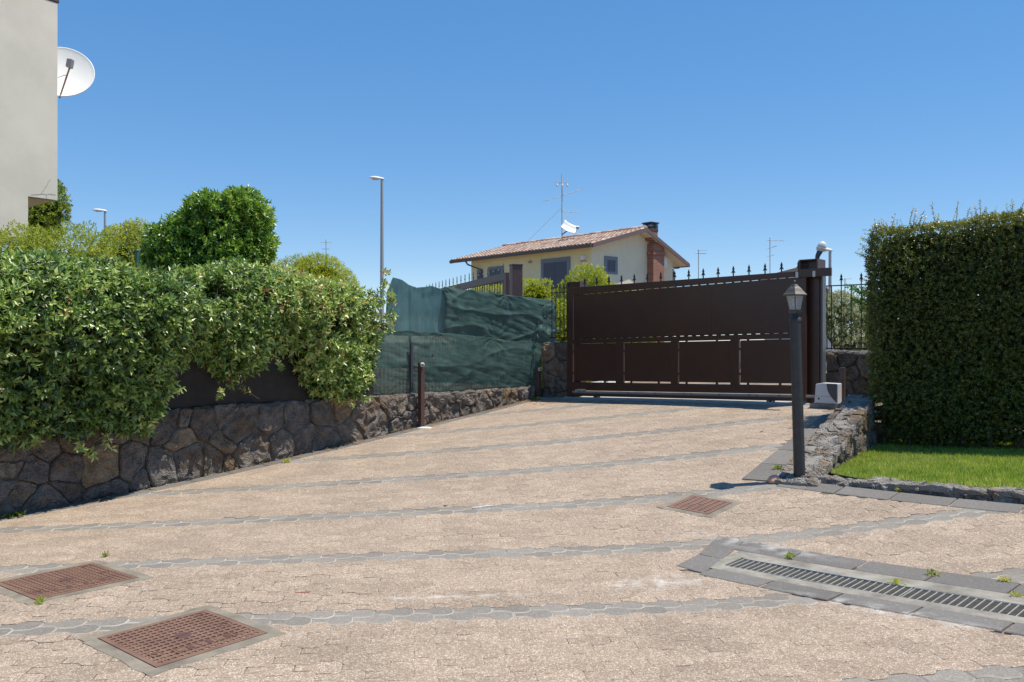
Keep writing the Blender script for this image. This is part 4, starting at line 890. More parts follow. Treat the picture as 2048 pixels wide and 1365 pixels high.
# iron fence on the pier and behind the net, left of the gate
FL=PP.off(-.12); fe=thing('iron_fence',FL.p(FL.s_of(1118),1.6,0),'black iron spear fence on the stone pier between net and gate','fence')
z1=FL.sz(1118,586)[1]; z0=FL.sz(1118,676)[1]; ta,tb=FL.s_of(1100),FL.s_of(1136)
for z in(z0,z1): mb=MB(); FL.bar(mb,ta,tb,z-.008,z+.008,-.012,.012); mb.build('rail',M['black'],fe)
for i,px in enumerate((1104,1112,1120,1128,1134)):
    mb=MB(); t=FL.s_of(px); mb.tube([FL.p(t,z0-.02),FL.p(t,z1+.03)],.009,6); 
    if i%2==0 or 1: finial(mb,FL,t,z1+.04,.13)
    mb.build('bar',M['black'],fe)
# brown railing of the neighbouring gate, beyond the net
RL=Plane(at(1015,560,17)[:2],(at(850,560,24)-at(1015,560,17))[:2]); zR=at(1015,548,17).z
rg=thing('railing_gate',RL.p(3,1.2,0),'brown railing gate with spear tips running away behind the green net','gate')
zr0=1.1
mb=MB(); RL.bar(mb,0,7.6,zR-.13,zR+.02,-.04,.04); mb.build('top_rail',M['brown2'],rg)
mb=MB(); RL.bar(mb,-.02,.14,zr0,zR-.132,-.045,.045); mb.build('stile',M['brown2'],rg)
mb=MB(); RL.bar(mb,0,7.6,zr0+.1,zr0+.2,-.035,.035); mb.build('bottom_rail',M['brown2'],rg)
b0=None
for i in range(40):
    t=.3+i*.183
    mb=MB(); p=RL.p(t,0)
    if b0 is None:
        mb.tube([RL.p(t,zr0+.2),RL.p(t,zR-.13)],.009,6); b0=mb.build('bar',M['brown2'],rg); b0.data.transform(Matrix.Translation(-Vector((p-RL.p(3,0)))*1)); b0.location=p-RL.p(3,0)
    else:
        o=bpy.data.objects.new('bar',b0.data); COL.objects.link(o); o.parent=rg; o.location=p-RL.p(3,0)
f0=None
for i in range(20):
    t=.25+i*.366; p=RL.p(t,0)-RL.p(3,0)
    if f0 is None:
        mb=MB(); finial(mb,RL,t,zR+.03,.2); f0=mb.build('finial',M['black'],rg); f0.data.transform(Matrix.Translation(-p)); f0.location=p
    else:
        o=bpy.data.objects.new('finial',f0.data); COL.objects.link(o); o.parent=rg; o.location=p
q=at(1032,600,16.6); gp_=thing('gate_post',(q.x,q.y,.9),'thick brown square post behind the green net, end of the railing gate','gate post')
zt_=at(1032,532,16.6).z
mb=MB(); mb.box((q.x,q.y,(.7+zt_)/2),(.21,.21,zt_-.7),Matrix.Rotation(R(18),3,'Z')); mb.build('post',M['brown2'],gp_,bevel=.006)
mb=MB(); mb.box((q.x,q.y,zt_+.012),(.235,.235,.024),Matrix.Rotation(R(18),3,'Z')); mb.build('cap',M['brown2'],gp_,bevel=.006)
# wire fence carrying the nets, on the left wall
WF=WALL.off(-.30)
wf=thing('wire_fence',WF.p(7,.85,0),'thin wire mesh fence on the left stone wall, seen through the green net','fence')
for px,zt2 in((600,2.45),(820,2.45),(1072,2.4)):
    mb=MB(); t=WF.s_of(px); mb.tube([WF.p(t,.8),WF.p(t,zt2)],.022,8); mb.build('post',M['charcoal'],wf)
mb=MB(); t=WF.s_of(600)
while t<WF.s_of(1078):
    mb.tube([WF.p(t,.82),WF.p(t,1.62)],.0065,4,cap=False); t+=.085
for z in(.9,1.1,1.4,1.6): mb.tube([WF.p(WF.s_of(600),z),WF.p(WF.s_of(1078),z)],.004,4,cap=False)
mb.build('wires',M['charcoal'],wf); wf.children[-1]['kind']='stuff'
def netmat(name,col,trans,transl=.35):
    m=bpy.data.materials.new(name); m.use_nodes=True; t=m.node_tree; N=t.nodes; L=t.links; b=N['Principled BSDF']
    geo=N.new('ShaderNodeNewGeometry'); n=N.new('ShaderNodeTexNoise'); n.inputs['Scale'].default_value=5; n.inputs['Detail'].default_value=6; L.new(geo.outputs['Position'],n.inputs['Vector'])
    r=N.new('ShaderNodeValToRGB'); r.color_ramp.elements[0].position=.35; r.color_ramp.elements[1].position=.65
    r.color_ramp.elements[0].color=(*[c*.8 for c in col],1); r.color_ramp.elements[1].color=(*[c*1.25 for c in col],1); L.new(n.outputs[0],r.inputs[0]); L.new(r.outputs[0],b.inputs['Base Color'])
    b.inputs['Roughness'].default_value=.6; b.inputs['Specular IOR Level'].default_value=.35
    wv=N.new('ShaderNodeTexNoise'); wv.inputs['Scale'].default_value=70; wv.inputs['Detail'].default_value=3; L.new(geo.outputs['Position'],wv.inputs['Vector'])
    bp=N.new('ShaderNodeBump'); bp.inputs['Strength'].default_value=.35; bp.inputs['Distance'].default_value=.006; L.new(wv.outputs[0],bp.inputs['Height']); L.new(bp.outputs[0],b.inputs['Normal'])
    tl=N.new('ShaderNodeBsdfTranslucent'); tl.inputs[0].default_value=(*[min(1,c*2.0) for c in col],1); m1=N.new('ShaderNodeMixShader'); m1.inputs[0].default_value=transl; L.new(b.outputs[0],m1.inputs[1]); L.new(tl.outputs[0],m1.inputs[2])
    tp=N.new('ShaderNodeBsdfTransparent'); m2=N.new('ShaderNodeMixShader'); L.new(m1.outputs[0],m2.inputs[1]); L.new(tp.outputs[0],m2.inputs[2])
    mr=N.new('ShaderNodeMapRange'); mr.inputs[1].default_value=.3; mr.inputs[2].default_value=.7; mr.inputs[3].default_value=trans*.6; mr.inputs[4].default_value=trans*1.4; L.new(wv.outputs[0],mr.inputs[0]); L.new(mr.outputs[0],m2.inputs[0])
    L.new(m2.outputs[0],N['Material Output'].inputs[0]); return m
M['net']=netmat('green_shade_net',(.062,.118,.108),.16); M['netlight']=netmat('skylit_shade_net',(.09,.19,.20),.17,.4); M['screen']=netmat('dark_screen',(.03,.026,.024),.03,.1)  # netlight: skylight through the cloth is painted in as a paler teal
def net(name,pl,bound,m,label,parent=None,wr=.02,nx=170,nz=80,seed=0,holes=(),edge=.0,sag=.0,vert=False,nties=0):
    """cloth between a lower and an upper edge line given as photo outlines on plane pl: bound=[(px,ytop,ybot),...]"""
    ts=[pl.s_of(b[0]) for b in bound]; zt_=[pl.sz(b[0],b[1])[1] for b in bound]; zb=[pl.sz(b[0],b[2])[1] for b in bound]
    V_=[]; rr=random.Random(seed); ties=[]
    for q_ in range(nties):
        f=q_/max(1,nties-1); tt=ts[0]+(ts[-1]-ts[0])*f
        ties.append((tt,np.interp(tt,ts,zt_),.02,rr.uniform(5,8)));ties.append((tt+rr.uniform(-.3,.3),np.interp(tt,ts,zb),.014,rr.uniform(6,10)))
    for i in range(nx+1):
        t=ts[0]+(ts[-1]-ts[0])*i/nx; a=np.interp(t,ts,zt_); b=np.interp(t,ts,zb)
        for j in range(nz+1):
            f=j/nz; z=b+(a-b)*f
            p=Vector((t*6,z*.8,seed)) if vert else Vector((t*.8,z*3.4+t*.5,seed)); w=mnoise.fractal(p,.9,2.2,4)*wr*.6+mnoise.noise(Vector((t*.6,z*1.3,seed+5)))*wr*2.2+mnoise.noise(Vector((t*14,z*2,seed+11) if vert else (t*3,z*18+t*2.5,seed+11)))*wr*.2
            w+=sag*math.sin(math.pi*f)+(0 if vert else (abs(mnoise.noise(Vector((t*.9+z*.6,z*6+t*1.5,seed+21))))**.8)*wr*.7)
            if not vert: w+=wr*.75*max(0,1-3.4*abs(mnoise.noise(Vector((t*.55+z*.4,z*2.6-t*.35,seed+31)))))**2+wr*.12*max(0,1-3.5*abs(mnoise.noise(Vector((t*2.2-z*1.2,z*7+t*.9,seed+41)))))**2
            for (kt,kz,ka,kf) in ties:
                dx_,dz_=t-kt,z-kz; rr_=math.hypot(dx_,dz_)+.02; w+=ka*math.exp(-rr_/.55)*abs(math.sin(math.atan2(dz_,dx_)*kf))**1.5*min(1,rr_/.1)
            e=(mnoise.noise(Vector((t*4,seed,2)))*edge*(1-f)+mnoise.noise(Vector((t*4,seed,7)))*edge*f)
            V_.append(pl.p(t+mnoise.noise(Vector((z*5,seed,3)))*edge*(1 if i in(0,nx) else 0),z+e,w+.03))
    Fs=[]
    for i in range(nx):
        for j in range(nz):
            t=ts[0]+(ts[-1]-ts[0])*(i+.5)/nx; f=(j+.5)/nz
            if any(((t-h[0])/h[2])**2+((f-h[1])/h[3])**2<1 for h in holes): continue
            Fs.append((i*(nz+1)+j,(i+1)*(nz+1)+j,(i+1)*(nz+1)+j+1,i*(nz+1)+j+1))
    mb=MB(); mb.add(V_,Fs,0,True); o=mb.build(name,m,parent)
    s=o.modifiers.new('thickness','SOLIDIFY'); s.thickness=.003
    if label: tag(o,label,'shade net')
    return o
NP=WALL.off(-.13)
M['netlow']=netmat('lower_shade_net',(.062,.118,.106),.27)
net('shade_net',NP,[(738,663,794),(775,661,795),(820,663,793),(900,668,792),(1000,680,788),(1074,684,783)],M['netlow'],'lower dark green shade net with a small torn hole, tied along the stone wall',wr=.022,seed=1,holes=[(NP.s_of(858),.62,.03,.03)],edge=.02,sag=.05,nties=4)
net('shade_net',NP,[(884,574,672),(900,577,677),(1000,590,679),(1050,596,684),(1106,602,690)],M['net'],'upper dark green shade net hanging slack up to the ragged end by the pier',wr=.028,seed=4,edge=.02,nties=3,sag=.04)
net('shade_net',NP.off(-.02),[(770,585,672),(781,556,671),(800,562,672),(830,577,673),(860,573,673),(893,583,672)],M['netlight'],'teal shade net, painted paler for the skylight through it, with vertical pleats beside the flowering hedge',wr=.03,seed=8,edge=.015,vert=True)
# crumpled loose end of the net
V_=[];nx,nz=26,34
for i in range(nx+1):
    for j in range(nz+1):
        u,v=i/nx,j/nz; q=NP.p(NP.s_of(1066)+u*(NP.s_of(1108)-NP.s_of(1066)),NP.sz(1085,698)[1]+v*(NP.sz(1085,612)[1]-NP.sz(1085,698)[1]),.06)
        d=Vector((mnoise.noise(Vector((u*3,v*4,1))),mnoise.noise(Vector((u*3,v*4,9))),mnoise.noise(Vector((u*3,v*4,17)))))*.13+Vector((mnoise.noise(Vector((u*8,v*9,1))),mnoise.noise(Vector((u*8,v*9,9))),0))*.05
        V_.append(q+d)
mb=MB(); mb.add(V_,[(i*(nz+1)+j,(i+1)*(nz+1)+j,(i+1)*(nz+1)+j+1,i*(nz+1)+j+1) for i in range(nx) for j in range(nz)],0,True)
tag(mb.build('shade_net',M['net']),'crumpled loose end of green shade net over the stone pier','shade net')
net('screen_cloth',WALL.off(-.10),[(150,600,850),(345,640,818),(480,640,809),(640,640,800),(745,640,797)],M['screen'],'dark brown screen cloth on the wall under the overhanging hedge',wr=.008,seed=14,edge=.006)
mb=MB(); t=WALL.s_of(825); mb.box(WALL.p(t,1.25,-.02),(.05,.03,.75),Matrix.Rotation(R(53.9),3,'Z')); 
tag(mb.build('net_batten',M['charcoal'],None),'dark upright batten pinning the lower green net','batten')
# ================================================================== BUILDING AT LEFT
BO=at(115,400,13); BP=Plane(BO[:2],(.588,.809)); zU=BP.sz(113,401)[1]; t55=BP.s_of(56); zL=BP.sz(55,477)[1]
bl=thing('house',BP.p(-3,.8,-2.5),'cream rendered house corner with stepped overhang and brown gutter, at the left edge','house')
zT=BP.sz(120,9)[1]
mb=MB(); BP.quad(mb,[(-6.5,zL),(t55,zL),(t55,zU),(0,zU),(0,zT),(-6.5,zT)],0,-5); mb.build('wall',M['render'],bl)
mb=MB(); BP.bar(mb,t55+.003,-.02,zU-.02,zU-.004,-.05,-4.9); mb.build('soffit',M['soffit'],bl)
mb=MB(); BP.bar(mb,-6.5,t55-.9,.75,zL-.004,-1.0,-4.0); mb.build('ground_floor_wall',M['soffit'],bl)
mb=MB(); BP.bar(mb,-6.6,.03,zT+.002,zT+.2,.012,-5.1); mb.build('gutter',M['trim'],bl,bevel=.02)
def crack(pts):
    mb=MB(); mb.tube([BP.p(*BP.sz(x,y),.001) for x,y in pts],.0018,4); return mb.build('crack',M['twig'],bl)
crack([(101,360),(96,366),(95,371),(90,377),(86,384),(82,389)]); crack([(62,391),(75,390),(88,389),(92,391),(93,396),(93,398)]); crack([(93,391),(97,389),(104,390),(111,391)])
# satellite dish on the far corner
dc=at(124,150,13.9); dn=Vector((.34,-.86,.38)).normalized()
ds=thing('satellite_dish',dc,'white satellite dish half hidden behind the cream house corner','dish')
mb=MB(); mb.lathe([(.001,0)]+[(.49*f,.16*f*f*.49) for f in(.2,.4,.6,.8,.9,1)]+[(.5,.085),(.5,.066)]+[(.49*f,.16*f*f*.49-.016) for f in(.95,.8,.5,.2)]+[(.001,-.016)],dc,44,ax=dn); mb.build('reflector',M['dish'],ds)
low=dn.cross(Vector((0,0,1))).normalized(); upv=low.cross(dn)
if upv.z<0: upv=-upv
foc=at(140,128,13.45)
mb=MB(); mb.tube([at(119,197,13.72),foc-Vector((0,0,.05))],.014,6); mb.build('feed_arm',mat('rusty_arm',(.36,.20,.17),.7),ds)
mb=MB(); mb.box(foc,(.085,.09,.14),Matrix.Rotation(R(10),3,'Y')); mb.lathe([(.03,0),(.036,.03),(.036,.05),(.001,.05)],foc-dn*.1,12,ax=dn); mb.build('receiver',mat('grey_receiver',(.30,.28,.30),.5),ds,bevel=.01)
mb=MB(); mb.tube([at(116,156,13.7),at(130,151,13.5),at(134,154,13.5),at(131,159,13.5)],.005,5); mb.build('cable',M['black'],ds)
mb=MB(); mb.tube([dc-dn*.03,dc-dn*.2,dc-dn*.25+Vector((-.5,-.1,0))],.025,8); mb.build('bracket',M['galv'],ds)
# ================================================================== FAR HOUSE
HA=Vector((-.66,.75,0)).normalized(); HB=Vector((.75,.66,0)).normalized(); H0=at(1183,600,38.6); H0.z=0
def hp(a,b,z): q=H0+HA*a+HB*b; return Vector((q.x,q.y,z))
hs=thing('house',hp(4.5,3,1),'cream two storey house with terracotta tile roof beyond the gate','house')
M['cream']=mat('cream_wall',(.78,.70,.42),.9,(.72,.64,.38),1.5); M['ivory']=mat('ivory_gable',(.76,.70,.52),.9,(.70,.64,.47),1.5); M['eave']=mat('pale_eaves',(.70,.64,.52),.8)
HS=Plane(H0[:2],HA[:2]);                           # side wall, s along HA
if HS.n.y>0: HS.n=-HS.n
HG=Plane(H0[:2],HB[:2])
if HG.n.y>0: HG.n=-HG.n
La,Lb=8.96,6.05; eL=(-.5,6.1);eR=(6.65,5.62);rg_=(3.3,7.14)
zr=lambda b: rg_[1]+(b-rg_[0])*((eL[1]-rg_[1])/(eL[0]-rg_[0]) if b<rg_[0] else (eR[1]-rg_[1])/(eR[0]-rg_[0]))
mb=MB(); mb.prism([hp(0,0,.5),hp(La,0,.5),hp(La,0,zr(0)-.13),hp(0,0,zr(0)-.13)],HB*.25); mb.build('side_wall',M['cream'],hs)
mb=MB(); mb.prism([hp(0.002,-.004,.5),hp(0.002,Lb,.5),hp(0.002,Lb,zr(Lb)-.13),hp(0.002,rg_[0],rg_[1]-.14),hp(0.002,-.004,zr(0)-.13)],-HA*.01); mb.prism([hp(.25,.26,.5),hp(.25,Lb,.5),hp(.25,Lb,zr(Lb)-.14),hp(.25,rg_[0],rg_[1]-.15),hp(.25,.26,zr(.26)-.14)],-HA*.24); mb.build('gable_wall',M['ivory'],hs)
mb=MB(); mb.prism([hp(.26,Lb-.25,.5),hp(La,Lb-.25,.5),hp(La,Lb-.25,5.3),hp(.26,Lb-.25,5.3)],HB*.25); mb.prism([hp(La-.25,.26,.5),hp(La-.25,Lb-.26,.5),hp(La-.25,Lb-.26,5.3),hp(La-.25,rg_[0],6.8),hp(La-.25,.26,5.8)],HA*.24); mb.build('rear_walls',M['cream'],hs)
a0,a1=-.55,10.1
mb=MB()
for (b0,b1) in((eL[0],rg_[0]),(rg_[0],eR[0])):
    mb.hexa([hp(a0,b0,zr(b0)-.12),hp(a1,b0,zr(b0)-.12),hp(a1,b1,zr(b1)-.12),hp(a0,b1,zr(b1)-.12),hp(a0,b0,zr(b0)-.02),hp(a1,b0,zr(b0)-.02),hp(a1,b1,zr(b1)-.02),hp(a0,b1,zr(b1)-.02)])
rf=mb.build('roof',M['eave'],hs)
# barge boards and gutter
M['barge']=mat('barge_board',(.16,.105,.095),.6)
for (b0,b1) in((eL[0]-.03,rg_[0]),(rg_[0],eR[0]+.03)):
    mb=MB(); mb.hexa([hp(a0-.05,b0,zr(b0)-.17),hp(a0,b0,zr(b0)-.17),hp(a0,b1,zr(b1)-.17),hp(a0-.05,b1,zr(b1)-.17),hp(a0-.05,b0,zr(b0)+.03),hp(a0,b0,zr(b0)+.03),hp(a0,b1,zr(b1)+.03),hp(a0-.05,b1,zr(b1)+.03)])
    mb.build('barge_board',M['barge'],rf); mb=MB()
    mb.hexa([hp(a1,b0,zr(b0)-.17),hp(a1+.05,b0,zr(b0)-.17),hp(a1+.05,b1,zr(b1)-.17),hp(a1,b1,zr(b1)-.17),hp(a1,b0,zr(b0)+.03),hp(a1+.05,b0,zr(b0)+.03),hp(a1+.05,b1,zr(b1)+.03),hp(a1,b1,zr(b1)+.03)]); mb.build('barge_board',M['barge'],rf)
mb=MB(); mb.hexa([hp(a0,eL[0]-.13,eL[1]-.16),hp(a1,eL[0]-.13,eL[1]-.16),hp(a1,eL[0]-.002,eL[1]-.16),hp(a0,eL[0]-.002,eL[1]-.16),hp(a0,eL[0]-.15,eL[1]-.02),hp(a1,eL[0]-.15,eL[1]-.02),hp(a1,eL[0]-.002,eL[1]-.02),hp(a0,eL[0]-.002,eL[1]-.02)])
mb.build('gutter',M['trim'],rf); mb=MB(); mb.hexa([hp(a0,eR[0]+.002,eR[1]-.16),hp(a1,eR[0]+.002,eR[1]-.16),hp(a1,eR[0]+.13,eR[1]-.16),hp(a0,eR[0]+.13,eR[1]-.16),hp(a0,eR[0]+.002,eR[1]-.02),hp(a1,eR[0]+.002,eR[1]-.02),hp(a1,eR[0]+.14,eR[1]-.02),hp(a0,eR[0]+.14,eR[1]-.02)])
mb.build('gutter',M['trim'],rf)
tm=leafmat('terracotta_tiles',[(0,(.30,.17,.12)),(.4,(.44,.29,.21)),(.75,(.52,.39,.30)),(1,(.60,.49,.39))],.8,0.0,.3)
Vt=[];Ft=[];Tt=[]
for (b0,b1) in((eL[0]-.06,rg_[0]-.05),(eR[0]+.06,rg_[0]+.05)):
    nr=11; sg=1 if b1>b0 else -1
    for i in range(44):
        ac=a0+.12+i*(a1-a0-.24)/43
        for j in range(nr):
            f0,f1=j/nr,(j+1.12)/nr; f1=min(f1,1); tint=random.random(); o=len(Vt)
            for f,lift,w in((f0,.045,.125),(f1,.018,.10)):
                b=b0+(b1-b0)*f; z=zr(min(max(b,eL[0]),eR[0]))+ (0 if eL[0]<=b<=eR[0] else -.02)
                for k in range(6):
                    an=math.pi*k/5; Vt.append(hp(ac-math.cos(an)*w,b,z-.015+lift+math.sin(an)*.06))
            Tt+=[tint]*12
            for k in range(5): Ft.append((o+k,o+k+1,o+6+k+1,o+6+k))
            Ft.append((o,o+1,o+2,o+3)); Ft.append((o,o+3,o+4,o+5))
npmesh_q=MB(); npmesh_q.v=Vt; npmesh_q.f=Ft; npmesh_q.m=[0]*len(Ft); npmesh_q.sm=[False]*len(Ft); npmesh_q.t=Tt
npmesh_q.build('roof_tiles',tm,rf,kind='stuff',tint=True)
mb=MB()
for i in range(26):
    x0=a0+(a1-a0)*i/26; x1=a0+(a1-a0)*(i+1.08)/26; mb.tube([hp(x0,rg_[0],rg_[1]+.03),hp(min(x1,a1),rg_[0],rg_[1]+.045)],[.10,.115],8,tint=random.random())
mb.build('ridge_tiles',tm,rf,kind='stuff',tint=True)
M['shutter']=mat('slate_shutter',(.075,.085,.12),.5); M['surround']=mat('grey_surround',(.16,.20,.24),.6); M['glass']=mat('dark_pane',(.03,.035,.04),.1)
def window(pl,x0,y0,x1,y1,label,shut=True,fr=5,leafs=2,bottom=None):
    s0,zt_=pl.sz(x0,y0); s1,_=pl.sz(x1,y0); zb=pl.sz((x0+x1)/2,y1)[1]; zt_=pl.sz((x0+x1)/2,y0)[1]; zb=bottom if bottom is not None else zb
    w=abs(pl.s_of(x0+fr)-s0); lo,hi=min(s0,s1),max(s0,s1)
    mb=MB()
    for (a,b,c,d) in((lo,lo+w,zb,zt_),(hi-w,hi,zb,zt_),(lo+w,hi-w,zt_-w,zt_),(lo+w,hi-w,zb,zb+w*.6)): pl.bar(mb,a,b,c,d,.0,.05)
    f=mb.build('window' if bottom is None else 'door',M['surround'],hs)
    for k in range(leafs):
        a=lo+w+(hi-lo-2*w)*k/leafs+.008; b=lo+w+(hi-lo-2*w)*(k+1)/leafs-.008
        mb=MB(); pl.bar(mb,a,b,zb+w*.6,zt_-w,.012,.03)
        if shut:
            z=zb+w*.6+.08
            while z<zt_-w-.1: pl.bar(mb,a+.07,b-.07,z,z+.03,.03,.045); z+=.07
        mb.build('shutter' if shut else 'pane',M['shutter'] if shut else M['glass'],f)
    return f
window(HS,1141,517,1083,590,'',True,6,2,bottom=2.9)
window(HS,1007,534,978,575,'',False,4,2)
window(HS,966,540,955,566,'',True,3,1)
window(HG,1208,514,1234,549,'',True,5,1)
mb=MB(); s,z=HS.sz(1168,517); mb.box(HS.p(s,z,.06),(.25,.14,.20),Matrix.Rotation(R(131),3,'Z')); bx=mb.build('alarm_box',M['white'],hs); mb=MB(); mb.box(HS.p(s,z-.13,.06),(.24,.13,.07),Matrix.Rotation(R(131),3,'Z')); mb.build('beacon',mat('orange_lens',(.65,.2,.03),.4),bx)
mb=MB(); s=HS.s_of(1170); HS.bar(mb,s-.07,s+.07,2.9,HS.sz(1170,524)[1],.004,.08); mb.build('white_duct',M['white'],hs)
mb=MB(); s,z=HS.sz(1061,525); mb.box(HS.p(s,z,.06),(.2,.12,.1),Matrix.Rotation(R(131),3,'Z')); mb.build('wall_lamp',mat('tan_lamp',(.4,.32,.2),.6),hs,bevel=.03)
mb=MB(); mb.tube([HS.p(HS.s_of(945),HS.sz(945,524)[1],.5),HS.p(HS.s_of(947),HS.sz(947,531)[1],.4),HS.p(HS.s_of(965),HS.sz(965,541)[1],.06),HS.p(HS.s_of(967),2.8,.06)],.045,8); mb.build('downpipe',M['trim'],hs)
qx=hp(.0,Lb+.08,5.3); mb=MB(); mb.tube([hp(.05,eR[0],5.45),hp(.05,Lb+.1,5.35),hp(.05,Lb+.1,1)],.045,8); mb.build('downpipe',M['trim'],hs)
# brick chimney breast on the gable and its cowl
bm=bpy.data.materials.new('red_brick'); bm.use_nodes=True; N=bm.node_tree.nodes; L=bm.node_tree.links; bt=N.new('ShaderNodeTexBrick'); tc=N.new('ShaderNodeTexCoord'); mp=N.new('ShaderNodeMapping'); mp.inputs['Rotation'].default_value=(R(90),0,R(41)); 
bt.inputs['Color1'].default_value=(.33,.13,.075,1); bt.inputs['Color2'].default_value=(.24,.085,.055,1); bt.inputs['Mortar'].default_value=(.36,.27,.22,1); bt.inputs['Scale'].default_value=1; bt.inputs['Brick Width'].default_value=.25; bt.inputs['Row Height'].default_value=.068; bt.inputs['Mortar Size'].default_value=.007
gq=N.new('ShaderNodeNewGeometry'); sx=N.new('ShaderNodeSeparateXYZ'); cb=N.new('ShaderNodeCombineXYZ'); ad=N.new('ShaderNodeMath'); L.new(gq.outputs['Position'],sx.inputs[0]); L.new(sx.outputs[0],ad.inputs[0]); L.new(sx.outputs[1],ad.inputs[1]); L.new(ad.outputs[0],cb.inputs[0]); L.new(sx.outputs[2],cb.inputs[1]); L.new(cb.outputs[0],bt.inputs['Vector'])
L.new(bt.outputs[0],N['Principled BSDF'].inputs['Base Color']); N['Principled BSDF'].inputs['Roughness'].default_value=.9
s0,s1=HG.s_of(1294),HG.s_of(1316); zt_=HG.sz(1305,490)[1]; mb=MB(); HG.bar(mb,s0,s1,.5,zt_,.012,.40); HG.bar(mb,s0-.05,s1+.05,HG.sz(1305,512)[1],HG.sz(1305,509)[1]+.06,.012,.46); ch=mb.build('chimney_breast',bm,hs)
cq=at(1301,470,41.2); mb=MB(); mb.box((cq.x,cq.y,6.92),(.5,.5,.6),Matrix.Rotation(R(41),3,'Z')); ck=mb.build('chimney',bm,hs)
mb=MB(); rot=Matrix.Rotation(R(41),3,'Z')
for i in range(-3,4):
    for (x,y) in((i*.085,-.25),(i*.085,.25),(-.25,i*.085),(.25,i*.085)): mb.box(Vector((cq.x,cq.y,7.28))+rot@Vector((x,y,0)),(.028,.028,.40),rot)
for z in(7.08,7.30): mb.box((cq.x,cq.y,z),(.53,.53,.03),rot)
mb.box((cq.x,cq.y,7.50),(.62,.62,.05),rot); mb.build('cowl',M['black'],ck)
mb=MB(); s,z=HG.sz(1323,527); mb.box(HG.p(s,z,.12),(.38,.22,.5),Matrix.Rotation(R(41),3,'Z')); mb.build('white_box',M['white'],hs,bevel=.02)
# aerials ---------------------------------------------------------------
def aerial(base,ztop,label,booms,r=.02,extra=None,guy=()):
    t=thing('tv_aerial',base,label,'aerial'); b=Vector(base)
    mb=MB(); mb.tube([b,(b.x,b.y,ztop)],r,6); mb.build('mast',M['galv'],t)
    for (z,ang,l0,l1,tilt,els) in booms:
        d=Vector((math.cos(ang),math.sin(ang),tilt)).normalized(); c=Vector((b.x,b.y,z)); mb=MB(); mb.tube([c-d*l0,c+d*l1],r*.6,5)
        e=d.cross(Vector((0,0,1))).normalized()
        for (f,l) in els: q=c+d*(f*(l0+l1)-l0); mb.tube([q-e*l,q+e*l],r*.4,4)
        mb.build('antenna',M['galv'],t)
    for k,(p,q) in enumerate(guy): mb=MB(); mb.tube([p,q],.009,4,cap=False); mb.build('guy_wire',M['galv'],t)
    return t
mastp=at(1124,472,43.3); mx,my=mastp.x,mastp.y
zp=lambda py,Y=43.3: EYE+(CY-py)/F*Y
t=aerial((mx,my,zp(476)),zp(349),'tall television mast with three antennas on the ridge of the cream house',[(zp(392),R(25),1.0,1.25,.35,[(.0,.3),(.2,.25),(.4,.22),(.6,.2),(.8,.2),(1,.2)]),(zp(424),R(10),.05,.85,-.05,[(1,.1),(.6,.1)]),(zp(367),R(0),.35,.35,0,[])],.028,guy=[((mx,my,zp(416)),hp(6.6,1.6,zr(1.6)+.05)),((mx,my,zp(418)),hp(2.6,2.3,zr(2.3)+.05))])
mb=MB()
for dx in(-.27,.0,.27): mb.tube([(mx+dx,my-.02,zp(368)),(mx+dx,my-.02,zp(356 if dx else 350))],.012,5); mb.lathe([(.02,0),(.05,.03),(.05,.14),(.02,.17)],(mx+dx,my-.02,zp(375)),8)
mb.build('vhf_dipoles',M['white'],t,kind='stuff')
q=at(1138,459,43.0); dn=Vector((.2,-.75,.62)).normalized(); d2=thing('satellite_dish',q,'white offset satellite dish on the roof beside the tall mast','dish')
mb=MB(); rt=Vector((1,.25,-.85)).normalized(); upq=dn.cross(rt).normalized(); rt=upq.cross(dn)
V_=[];nn=9
for i in range(nn):
    for j in range(nn):
        u=-1+2*i/(nn-1);v=-1+2*j/(nn-1); V_.append(q+rt*u*.40+upq*v*.30+dn*(.10*(u*u+v*v)))
mb.add(V_,[(i*nn+j,(i+1)*nn+j,(i+1)*nn+j+1,i*nn+j+1) for i in range(nn-1) for j in range(nn-1)],0,True)
o=mb.build('reflector',M['dish'],d2); s_=o.modifiers.new('thickness','SOLIDIFY'); s_.thickness=.03
mb=MB(); e=at(1155,457,42.6); mb.tube([q+rt*.38,e],.018,5); mb.box(e,(.12,.12,.12)); mb.build('feed_arm',M['charcoal'],d2); mb=MB(); mb.tube([q-dn*.05,(mx,my,q.z-.25)],.03,6); mb.build('bracket',M['charcoal'],d2)
def a2(px,ytop,ybot,Y,label,booms):
    b=at(px,ybot,Y); zt_=at(px,ytop,Y).z; aerial((b.x,b.y,b.z-1.5),zt_,label,[(at(px,y,Y).z,an,l0,l1,tl,els) for (y,an,l0,l1,tl,els) in booms],.022)
a2(1540,476,530,45,'thin aerial standing behind the gate, taller one with a forked tip',[(482,R(5),.15,.75,.0,[(1,.15),(.8,.15),(.5,.15)]),(497,R(10),.2,.4,.3,[(1,.1)]),(513,R(20),.2,.3,.25,[]),(479,R(60),.1,.5,.5,[])])
a2(1397,500,555,45,'thin aerial just right of the cream house, with a short side boom',[(502,R(5),.05,.45,.05,[(1,.12)]),(508,R(8),.2,.45,.0,[(1,.1),(.6,.1)])])
a2(652,480,514,50,'distant aerial above the clipped yellow shrub, with vertical rods',[(486,R(0),.3,.3,0,[(0,.2),(1,.2)]),(499,R(0),.25,.25,0,[])])
a2(1690,558,610,40,'faint thin aerial seen between the bars of the iron fence',[(559,R(5),.05,.3,.05,[(1,.1)])])
